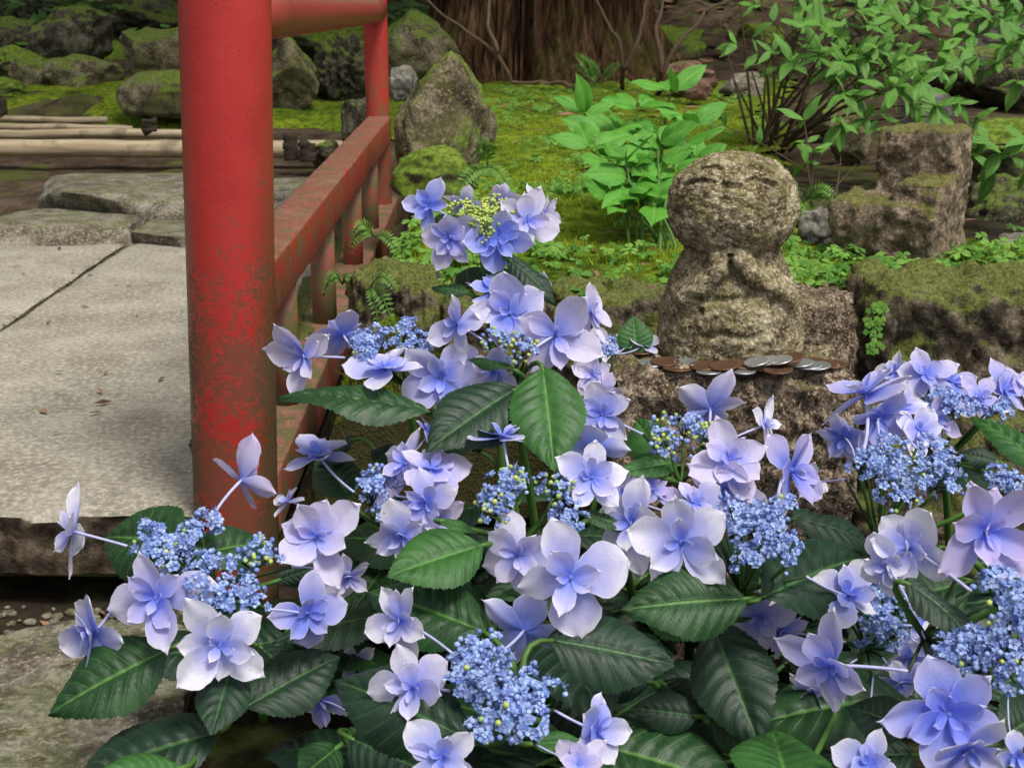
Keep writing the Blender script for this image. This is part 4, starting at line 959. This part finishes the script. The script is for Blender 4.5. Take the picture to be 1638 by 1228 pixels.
hydrangea('hydrangea stem spreading over the path edge with blossoms all around its broken blue centre', 310, 930, .74, (-.19, .9),
  [(240, 868, 40, 22, 'blue', .0), (318, 838, 30, 18, 'blue', .03), (275, 885, 32, 22, 'blue', -.005), (330, 925, 36, 32, 'blue', -.01), (400, 955, 34, 18, 'blue', -.02), (395, 895, 24, 16, 'mix', .01), (425, 885, 18, 12, 'mix', .01), (360, 968, 30, 16, 'blue', -.02), (295, 860, 24, 18, 'blue', .01)],
  [(118, 850, 118, (-.88, .15, .15), .0), (386, 768, 128, (.55, .3, -.55), .04), (251, 956, 148, (-.1, .0, .99), -.01), (352, 1030, 158, (.05, -.1, .98), .0), (150, 1012, 124, (-.65, -.05, .7), .02), (506, 858, 152, (.1, .05, .99), .0), (492, 982, 116, (.35, -.1, .9), .03), (555, 920, 88, (.5, -.4, .6), .06)],
  [(276, 1036, 66, 1128, 1.0, (-.1, .55, .8), 'dark', .73, .71), (352, 1172, 112, 1222, .95, (-.05, .7, .65), 'dark', .72, .7), (372, 1060, 338, 1168, 1.0, (.1, .4, .9), 'dark', .73, .69), (392, 1132, 545, 1036, .95, (.1, .6, .75), 'dark', .75, .78), (298, 870, 160, 850, 1.2, (-.1, .55, .8), 'dark', .76, .8), (298, 893, 446, 846, .8, (.1, .6, .8), 'dark', .77, .8), (360, 905, 345, 850, 1, FC, 'dark', .78, .8), (440, 930, 520, 900, .7, FC, 'dark', .8, .8), (292, 1232, 168, 1216, .9, (0, .8, .5), 'green', .69, .66)], 13, 4)
hydrangea('low hydrangea stem with a drooping dark-blue blossom under the star of florets', 560, 1170, .78, (-.07, .8),
  [], [(515, 1120, 92, (-.5, -.3, .7), .02), (1210 - 640, 1060, 60, (.2, .2, .8), .08)],
  [(560, 1180, 690, 1235, 1, FC, 'dark', .74, .7), (540, 1195, 480, 1240, 1, FC, 'dark', .74, .7)], 14, 6)
hydrangea('small hydrangea stem with pale blue blossoms tucked behind the granite block corner', 975, 640, .99, (.06, 1.0),
  [(960, 560, 14, 8, 'blue', 0)],
  [(962, 556, 58, (-.3, .4, .8), .0), (1030, 552, 56, (.2, .7, .5), .05), (1002, 553, 50, (-.1, .6, .6), .05), (948, 600, 66, (-.2, .0, .9), -.02), (940, 575, 54, (-.5, .2, .7), 0), (966, 625, 54, (.1, -.3, .9), -.02)],
  [(1018, 570, 1014, 504, 1.35, (0, .2, .97), 'green', 1.07, 1.07)], 15, 3)
# bare upright stalks and shaded leaves low in the clump
for k, (a, b_, lab) in enumerate([((1050, 1095, .8), (.13, .8), 'bare green hydrangea stalk leaning low below the wide pale blossom'), ((1130, 1150, .76), (.17, .78), 'short bare hydrangea stalk beside the drooping dark leaf')]):
    hydrangea(lab, a[0], a[1], a[2], b_, [], [], [(a[0] - 10, a[1] - 5, a[0] - 120, a[1] - 20, 1, FC, 'dark', a[2], a[2]), (a[0] + 8, a[1] - 5, a[0] + 90, a[1] + 60, 1, FC, 'dark', a[2], a[2])], 30 + k, 6)
for k, (px, py, bx_, by_, lab) in enumerate([(460, 1010, -.13, .95, 'flowerless hydrangea shoot in the shade at the foot of the red post'), (700, 860, -.02, 1.0, 'flowerless hydrangea shoot hidden between the overlapping blossoms and the wall'), (1000, 900, .1, .93, 'flowerless hydrangea shoot in front of the granite block foot'), (1330, 930, .26, .95, 'flowerless hydrangea shoot below the drooping blossom'), (960, 1060, .08, .85, 'flowerless hydrangea shoot under the big twin blossoms'), (1560, 900, .4, .95, 'flowerless hydrangea shoot beneath the row of blue blossoms')]):
    hydrangea(lab, px, py, (P(px, py, 1).y * 0 + .9), (bx_, by_), [], [], [], 40 + k, 10)

# ================================================================== YOUNG HYDRANGEA AND SHRUB
def young():
    rr = random.Random(5); b0 = G(1045, 395, .165); root = empty('young_hydrangea', b0, 'leafy bright green flowerless hydrangea growing in the moss behind the statue', 'hydrangea')
    tips = [(935, 185, 1.66), (945, 240, 1.6), (1020, 175, 1.72), (1072, 150, 1.75), (1105, 205, 1.68), (1000, 262, 1.58), (1052, 232, 1.62), (1110, 262, 1.66), (975, 325, 1.56), (1035, 320, 1.55), (1090, 330, 1.6), (985, 215, 1.74)]
    for (px, py, d) in tips:
        tp = P(px, py, d); s0 = b0 + Vector((rr.uniform(-.035, .035), rr.uniform(-.03, .05), -.01)); c = s0.lerp(tp, .5) + Vector(((s0.x - tp.x) * .3, 0, .01))
        pts = bez(s0, c, tp, 10); mb = MB(); mb.tube(pts, [.0022 - .001 * i / 10 for i in range(11)], 7)
        obj('stem', mb.mesh('stem', M['stem'], b0), root)
        for lvl, (i, L, n) in enumerate([(10, .05, 4), (8, .056, 2), (6, .05, 2)]):
            if py > 300 and lvl == 2: continue
            a0 = rr.uniform(0, 6)
            for k in range(n):
                a = a0 + 2 * math.pi * k / n; dr = Vector((math.cos(a), math.sin(a), rr.uniform(.35, 1.1) if lvl < 1 else rr.uniform(.1, .6))).normalized()
                bs = pts[i] + dr * .006; place_leaf(root, b0, bs, bs + dr * L * rr.uniform(.7, 1.15), Vector((rr.uniform(-.4, .4), rr.uniform(-1.2, -.2), .8)), rr.choice(LEAF['young']), rr.uniform(.85, 1.12))
young()
def shrub(name, label, b0, ends, seed, leafL, per=4, r0=.004, spread=.045):
    """stems fan out from the base; side twigs carry opposite leaf pairs and a tip rosette"""
    rr = random.Random(seed); root = empty(name, b0, label, 'shrub')
    def lf(p, dr, k): place_leaf(root, b0, p, p + dr.normalized() * leafL * k, Vector((rr.uniform(-.35, .35), -.55, .85)), rr.choice(LEAF['shrub']), rr.uniform(.85, 1.15))
    for (px, py, d, bow, side) in ends:
        tp = P(px, py, d); s0 = b0 + Vector((rr.uniform(-spread, spread), rr.uniform(-.04, .04), -.01))
        c = s0.lerp(tp, .5) + Vector((0, rr.uniform(-.03, .03), bow)); n = 14; pts = bez(s0, c, tp, n)
        mb = MB(); mb.tube(pts, [r0 * (1 - .75 * i / n) for i in range(n + 1)], 6)
        tips = [(tp, pts[-1] - pts[-2])] if side else []
        for k in range(side):
            i = rr.randint(7, 13); dv = ((pts[i] - pts[i - 1]).normalized() + Vector((rr.gauss(0, .7), rr.gauss(0, .5), rr.gauss(0, .4)))).normalized(); e = pts[i] + dv * rr.uniform(.07, .14)
            mb.tube(bez(pts[i], pts[i].lerp(e, .5) + Vector((0, 0, .008)), e, 5), [.0012, .0011, .001, .0009, .0008, .0006], 5); tips.append((e, dv)); m = pts[i].lerp(e, .6)
            for sg in (-1, 1): lf(m, Vector((-dv.z, dv.y * .2, dv.x)) * sg + dv * .6 + Vector((0, rr.uniform(-.5, .5), -.15)), rr.uniform(.5, .9))
        obj('stem', mb.mesh('stem', M['twig'], b0), root)
        for e, dv in tips:
            dv = dv.normalized(); a0 = rr.uniform(0, 6); x = dv.cross(Vector((.1, .9, .2))).normalized(); y = dv.cross(x)
            for k in range(per):
                a = a0 + 2 * math.pi * (k + rr.uniform(-.2, .2)) / per; lf(e, dv * .8 + x * math.cos(a) + y * math.sin(a) + Vector((0, 0, -.2)), rr.uniform(.55, 1.2))
shrub('leafy_shrub', 'twiggy shrub with slender light green leaves fanning out behind the statue', G(1228, 234, .165),
      [(1180, -30, 2.5, 0, 0), (1215, -40, 2.55, 0, 1), (1150, 30, 2.6, 0, 0), (1290, 20, 2.4, 0, 2), (1265, 100, 2.3, 0, 1), (1340, 60, 2.35, .02, 2), (1390, 40, 2.3, .02, 3), (1450, 90, 2.25, .03, 3), (1350, 150, 2.2, .01, 1), (1430, 140, 2.1, .03, 3), (1500, 110, 2.3, .04, 3), (1530, 165, 2.15, .05, 3), (1350, 0, 2.5, 0, 3), (1300, -20, 2.5, 0, 1), (1245, 20, 2.6, 0, 0), (1410, 100, 2.4, .02, 2), (1195, 90, 2.55, 0, 0), (1460, 40, 2.45, .02, 3), (1235, 60, 2.5, 0, 0), (1170, 120, 2.5, 0, 0), (1275, 40, 2.45, 0, 1), (1560, 190, 2.2, .05, 2), (1225, 110, 2.45, 0, 0), (1310, 90, 2.3, 0, 2), (1370, 90, 2.3, .02, 3), (1480, 20, 2.4, .04, 3), (1420, -10, 2.5, .02, 3)], 3, .05, 4, .0036)
shrub('leafy_branch_shrub', 'shrub whose thin branches overhang the dark rocks above the stepped stone', Vector((1.35, 2.75, .22)),
      [(1640, 60, 2.5, .08, 2), (1580, 30, 2.6, .1, 3), (1520, 15, 2.7, .1, 2), (1600, 100, 2.5, .06, 2), (1560, 60, 2.6, .08, 2), (1630, 130, 2.4, .05, 2), (1480, -5, 2.8, .1, 2), (1625, 0, 2.6, .12, 2)], 8, .052, 4)
shrub('leafy_sprig', 'low sprig with drooping green leaves beside the black shaded rock', Vector((.9, 1.75, .17)),
      [(1600, 245, 1.75, .03, 1), (1640, 225, 1.75, .03, 1), (1580, 225, 1.8, .03, 1), (1625, 270, 1.7, .02, 0)], 12, .048, 4, .002)
shrub('leafy_sprig', 'low sprig with oval leaves at the foot of the shrub behind the statue head', G(1315, 320, .165),
      [(1300, 245, 1.9, 0, 1), (1345, 250, 1.9, 0, 0), (1290, 262, 1.9, 0, 1), (1370, 262, 1.9, 0, 0)], 14, .04, 3, .002, .012)

# saplings and fallen branches by the trunk
def twigs(name, label, lines, mat, cat):
    b0 = Vector(lines[0][0]); root = empty(name, b0, label, cat)
    for k, (l, r) in enumerate([(x, .008) for x in lines]):
        pts = [Vector(l[0])]
        for a, b in zip(l[:-1], l[1:]):
            a, b = Vector(a), Vector(b)
            for i in range(1, 7):
                p = a.lerp(b, i / 6); pts.append(p + Vector((fbm(p, 8, 3, k), fbm(p, 8, 3, k + 3), fbm(p, 8, 3, k + 6))) * .01)
        n = len(pts); mb = MB(); mb.tube(pts, [r * (1 - .55 * i / n) for i in range(n)], 8)
        obj('branch', mb.mesh('branch', M[mat], b0), root)
twigs('fallen_branch', 'crooked bare branch leaning across the trunk base', [[G(975, 168, .175), PY(905, 134, 4.2), PY(820, 131, 4.35), PY(795, 85, 4.3), PY(735, 45, 4.4), PY(672, -6, 4.5)], [PY(795, 85, 4.3), PY(782, 45, 4.3), PY(780, -10, 4.4)]], 'root', 'branch')
twigs('bare_sapling', 'thin forked sapling standing beside the trunk', [[G(995, 150, .175), PY(998, 112, 3.9), PY(985, 60, 3.9), PY(950, -8, 4.0)], [PY(998, 112, 3.9), PY(1020, 70, 3.9), PY(1035, -10, 4.0)]], 'twig', 'sapling')
twigs('bare_sapling', 'thin curved sapling next to the reddish rocks', [[G(1050, 155, .175), PY(1058, 118, 3.6), PY(1090, 70, 3.6), PY(1128, 20, 3.7), PY(1180, 0, 3.8)], [PY(1058, 118, 3.6), PY(1050, 50, 3.7), PY(1062, -10, 3.8)]], 'twig', 'sapling')

# ================================================================== GROUND COVER
def scatter_blades(name, n, gen, mat, label=None):
    Vs = np.zeros((n * 3, 3)); A = np.zeros(n * 3)
    for i in range(n):
        p, h, w_ = gen(); a = random.uniform(0, 6.28); dx, dy = math.cos(a) * w_, math.sin(a) * w_; lx, ly = random.gauss(0, h * .5), random.gauss(0, h * .5)
        Vs[3 * i] = (p[0] - dx, p[1] - dy, p[2] - .001); Vs[3 * i + 1] = (p[0] + dx, p[1] + dy, p[2] - .001); Vs[3 * i + 2] = (p[0] + lx, p[1] + ly, p[2] + h)
        A[3 * i:3 * i + 3] = random.random()
    o = obj(name, mesh_np(name, Vs, np.arange(n * 3).reshape(n, 3), mat, False, attrs={'rnd': A})); tag(o, kind='stuff')
    if label: tag(o, label, 'moss')
    return o
def gen_moss():
    while True:
        y = 1.22 + 1.9 * random.random() ** 1.8; x = random.uniform(-.17, min(.9, .12 + .42 * y))
        if fbm((x, y, 0), 7, 3, 3) > -.25 and moss_here(x, y): return (x, y, mz(x, y)), random.uniform(.003, .008), random.uniform(.0006, .0013)
scatter_blades('moss_tufts', 60000, gen_moss, M['moss_blade'], 'short bright green moss shoots on the garden bed')
def gen_joint():
    y = random.uniform(yF + .02, yB - .03)
    if random.random() < .55: x = jx(y) + random.gauss(0, .004)
    else: x, y = random.uniform(-1.0, -.27), yB + random.gauss(-.004, .008)
    return (x, y, -.004), random.uniform(.002, .005), random.uniform(.0008, .002)
scatter_blades('joint_moss', 700, gen_joint, m_tint('dull joint moss', (.05, .05, .02), (.14, .14, .045), .9, .2), 'thin line of moss growing in the joints of the paving')
def clovers(n):
    mb_v = []; mb_f = []; at = []
    k = 0
    while k < n:
        y = 1.26 + 3.0 * random.random() ** 1.6; x = random.uniform(-.15, .14 + .43 * y)
        if not moss_here(x, y): continue
        dens = fbm((x, y, 0), 2.6, 3, 12) + (.35 if x < .02 and y < 2.2 else .12 if x > .28 and y < 1.7 else 0) - (.35 if .03 < x < .28 and y < 1.6 else 0)
        if dens < random.uniform(.0, .6): continue
        k += 1; z = mz(x, y) + random.uniform(.004, .018); r = random.uniform(.0045, .0125); a0 = random.uniform(0, 6); c = Vector((x, y, z))
        n_ = Vector((random.gauss(0, .25), random.gauss(-.25, .25), 1)).normalized(); X = n_.cross(Vector((0, 1, .1))).normalized(); Y = n_.cross(X); ra = random.random()
        for j in range(3):
            a = a0 + j * 2.094; d = X * math.cos(a) + Y * math.sin(a); s = X * -math.sin(a) + Y * math.cos(a); b = len(mb_v); dn = n_ * r * -.18
            mb_v += [c, c + d * r * .55 + s * r * .5 + dn, c + d * r * 1.05 + s * r * .42 + dn * 1.6, c + d * r * .9, c + d * r * 1.05 - s * r * .42 + dn * 1.6, c + d * r * .55 - s * r * .5 + dn]
            mb_f += [(b, b + 1, b + 2, b + 3), (b, b + 3, b + 4, b + 5)]; at += [ra] * 6
        b = len(mb_v); mb_v += [c, c + Vector((.0006, 0, -.02)), c + Vector((-.0006, 0, -.02))]; mb_f.append((b, b + 1, b + 2)); at += [.1] * 3
    o = obj('clover_patch', mesh_np('clover_patch', [tuple(v) for v in mb_v], mb_f, M['clover'], False, attrs={'rnd': at})); tag(o, 'patches of small three-leaved clover growing over the moss', 'clover', None, 'stuff')
clovers(1700)
# clover hanging between the wall blocks
def hang():
    mb = MB(); rr = random.Random(9)
    for k in range(16):
        p = P(rr.uniform(1388, 1412), rr.uniform(490, 560), 1.16); r = .0065
        for j in range(3):
            a = rr.uniform(0, 6); d = RIGHT * math.cos(a) + UP * math.sin(a); s = RIGHT * -math.sin(a) + UP * math.cos(a); n_ = -FWD * r * .3
            mb.add([p, p + d * r * .6 + s * r * .5 + n_, p + d * r, p + d * r * .6 - s * r * .5 + n_], [(0, 1, 2, 3)], 0, rr.random())
        mb.tube([p, p + Vector((rr.uniform(-.004, .004), .02, -.015))], .0005, 4, 0, .2)
    o = obj('hanging_clover', mb.mesh('hanging_clover', M['clover'], P(1400, 520, 1.17)), None, P(1400, 520, 1.17)); tag(o, 'tuft of clover growing from the gap between wall blocks', 'clover')
hang()
def fern(label, px, py, d, n, L, seed, dirs=None):
    rr = random.Random(seed); b0 = P(px, py, d); root = empty('fern', b0, label, 'fern')
    for k in range(n):
        a = rr.uniform(0, 6.28) if not dirs else dirs[k % len(dirs)] + rr.uniform(-.2, .2); dr = Vector((math.cos(a), -.35, math.sin(a))).normalized(); mb = MB(); l = L * rr.uniform(.7, 1.1)
        pts = bez(Vector((0, 0, 0)), dr * l * .5 + Vector((0, -.01, .02)), dr * l + Vector((0, -.01, -.012)), 12); mb.tube(pts, .0008, 4, 0, .2)
        for i in range(2, 13):
            t = (pts[i] - pts[i - 1]).normalized(); s = t.cross(Vector((0, -.7, .7))).normalized(); w_ = l * .22 * math.sin(math.pi * (i / 13) ** .7) + .002
            for sg in (-1, 1):
                p = pts[i]; e = p + s * sg * w_ + t * w_ * .35; mb.add([p, p.lerp(e, .5) + t * w_ * .2, e, p.lerp(e, .5) - t * w_ * .2], [(0, 1, 2, 3)], 0, rr.random())
        obj('frond', mb.mesh('frond', M['fern']), root)
fern('small fern on the wall block beside the bottom rail', 592, 462, 1.22, 3, .032, 1, [-.6, -1.1, .4, 1.2])
fern('fern tuft hanging by the bottom rail below the middle rail end', 600, 380, 1.5, 4, .03, 2)
fern('fern at the foot of the low mossy boulder', 780, 268, 1.85, 6, .055, 3)
fern('fern shoots at the foot of the balusters', 548, 455, 1.36, 6, .022, 4, [0, .5, 2.5, 3.1])
fern('fern in the dark soil at the foot of the red post', 590, 1020, .95, 5, .06, 5, [.3, .8, 2.4])
fern('fern between statue and stepped stone', 1285, 325, 1.75, 6, .045, 6)
fern('fern beside the trunk root', 960, 135, 4.0, 6, .13, 7)

def litter():
    mb = MB(); rr = random.Random(21)
    for k in range(2600):
        u = rr.random()
        if u < .1: x, y = rr.uniform(-.13, .8), rr.uniform(1.3, 4); z = mz(x, y) + .004
        elif u < .2: x, y = rr.uniform(-.9, .5), rr.uniform(.5, 1.15); z = hz(x, y) + .004
        elif u < .225: x, y = rr.uniform(-1.1, -.3), rr.uniform(1.2, 2.4); z = .003
        else: x, y = rr.uniform(-3.0, 4.0), rr.uniform(4.6, 9); z = hz(x, y) + .01
        L = rr.uniform(.012, .03) * (1 if y < 3 else 2.2) * (.4 if u < .24 else 1); a = rr.uniform(0, 6.28); d = Vector((math.cos(a), math.sin(a), rr.uniform(-.2, .3))) * L; s = Vector((-math.sin(a), math.cos(a), rr.uniform(-.3, .3))) * L * .32; p = Vector((x, y, z))
        mb.add([p - d, p + s + Vector((0, 0, L * .15)), p + d, p - s], [(0, 1, 2), (0, 2, 3)], 0, rr.random())
    o = obj('leaf_litter', mb.mesh('leaf_litter', M['dead_leaf'], smooth=False)); tag(o, 'scattered dry brown leaves and bits on the ground', 'leaf litter', None, 'stuff')
litter()
def gravel():
    V_, F_ = ico(1); mb = MB(); rr = random.Random(4)
    for k in range(900):
        x, y = rr.uniform(-.75, .2), rr.uniform(.92, 1.1); r = rr.uniform(.002, .007); z = hz(x, y); sc = (rr.uniform(.7, 1.3), rr.uniform(.7, 1.3), rr.uniform(.4, .8))
        mb.add([(x + q[0] * r * sc[0], y + q[1] * r * sc[1], z + q[2] * r * sc[2] + r * .2) for q in V_], [tuple(f) for f in F_])
    o = obj('gravel', mb.mesh('gravel', M['flat'])); tag(o, 'loose small gravel in the soil below the path edge', 'gravel', None, 'stuff')
gravel()
def undergrowth():
    mb = MB(); rr = random.Random(31)
    for k in range(140):
        if k < 90: c = Vector((rr.uniform(-3.4, 0.2), rr.uniform(5.6, 8.5), 0))
        else: c = Vector((rr.uniform(.4, 4.0), rr.uniform(5.8, 9), 0))
        c.z = hz(c.x, c.y); R = rr.uniform(.12, .3); lum = rr.random()
        for j in range(70):
            v = Vector((rr.gauss(0, 1), rr.gauss(0, 1), abs(rr.gauss(0, .8)))) * R * .6; p = c + v; t = Vector((rr.gauss(0, 1), rr.gauss(0, 1), rr.gauss(0, .5))).normalized() * rr.uniform(.03, .055)
            s = t.cross(Vector((rr.gauss(0, .4), rr.gauss(-.5, .4), 1))).normalized() * t.length * .45
            mb.add([p - t, p + s, p + t, p - s], [(0, 1, 2, 3)], 0, max(0, min(1, lum * .7 + rr.uniform(-.2, .4))))
    o = obj('undergrowth', mb.mesh('undergrowth', M['forest'], smooth=False)); tag(o, 'mass of leafy undergrowth covering the hillside', 'undergrowth', None, 'stuff')
undergrowth()
print('objects', len(bpy.data.objects))
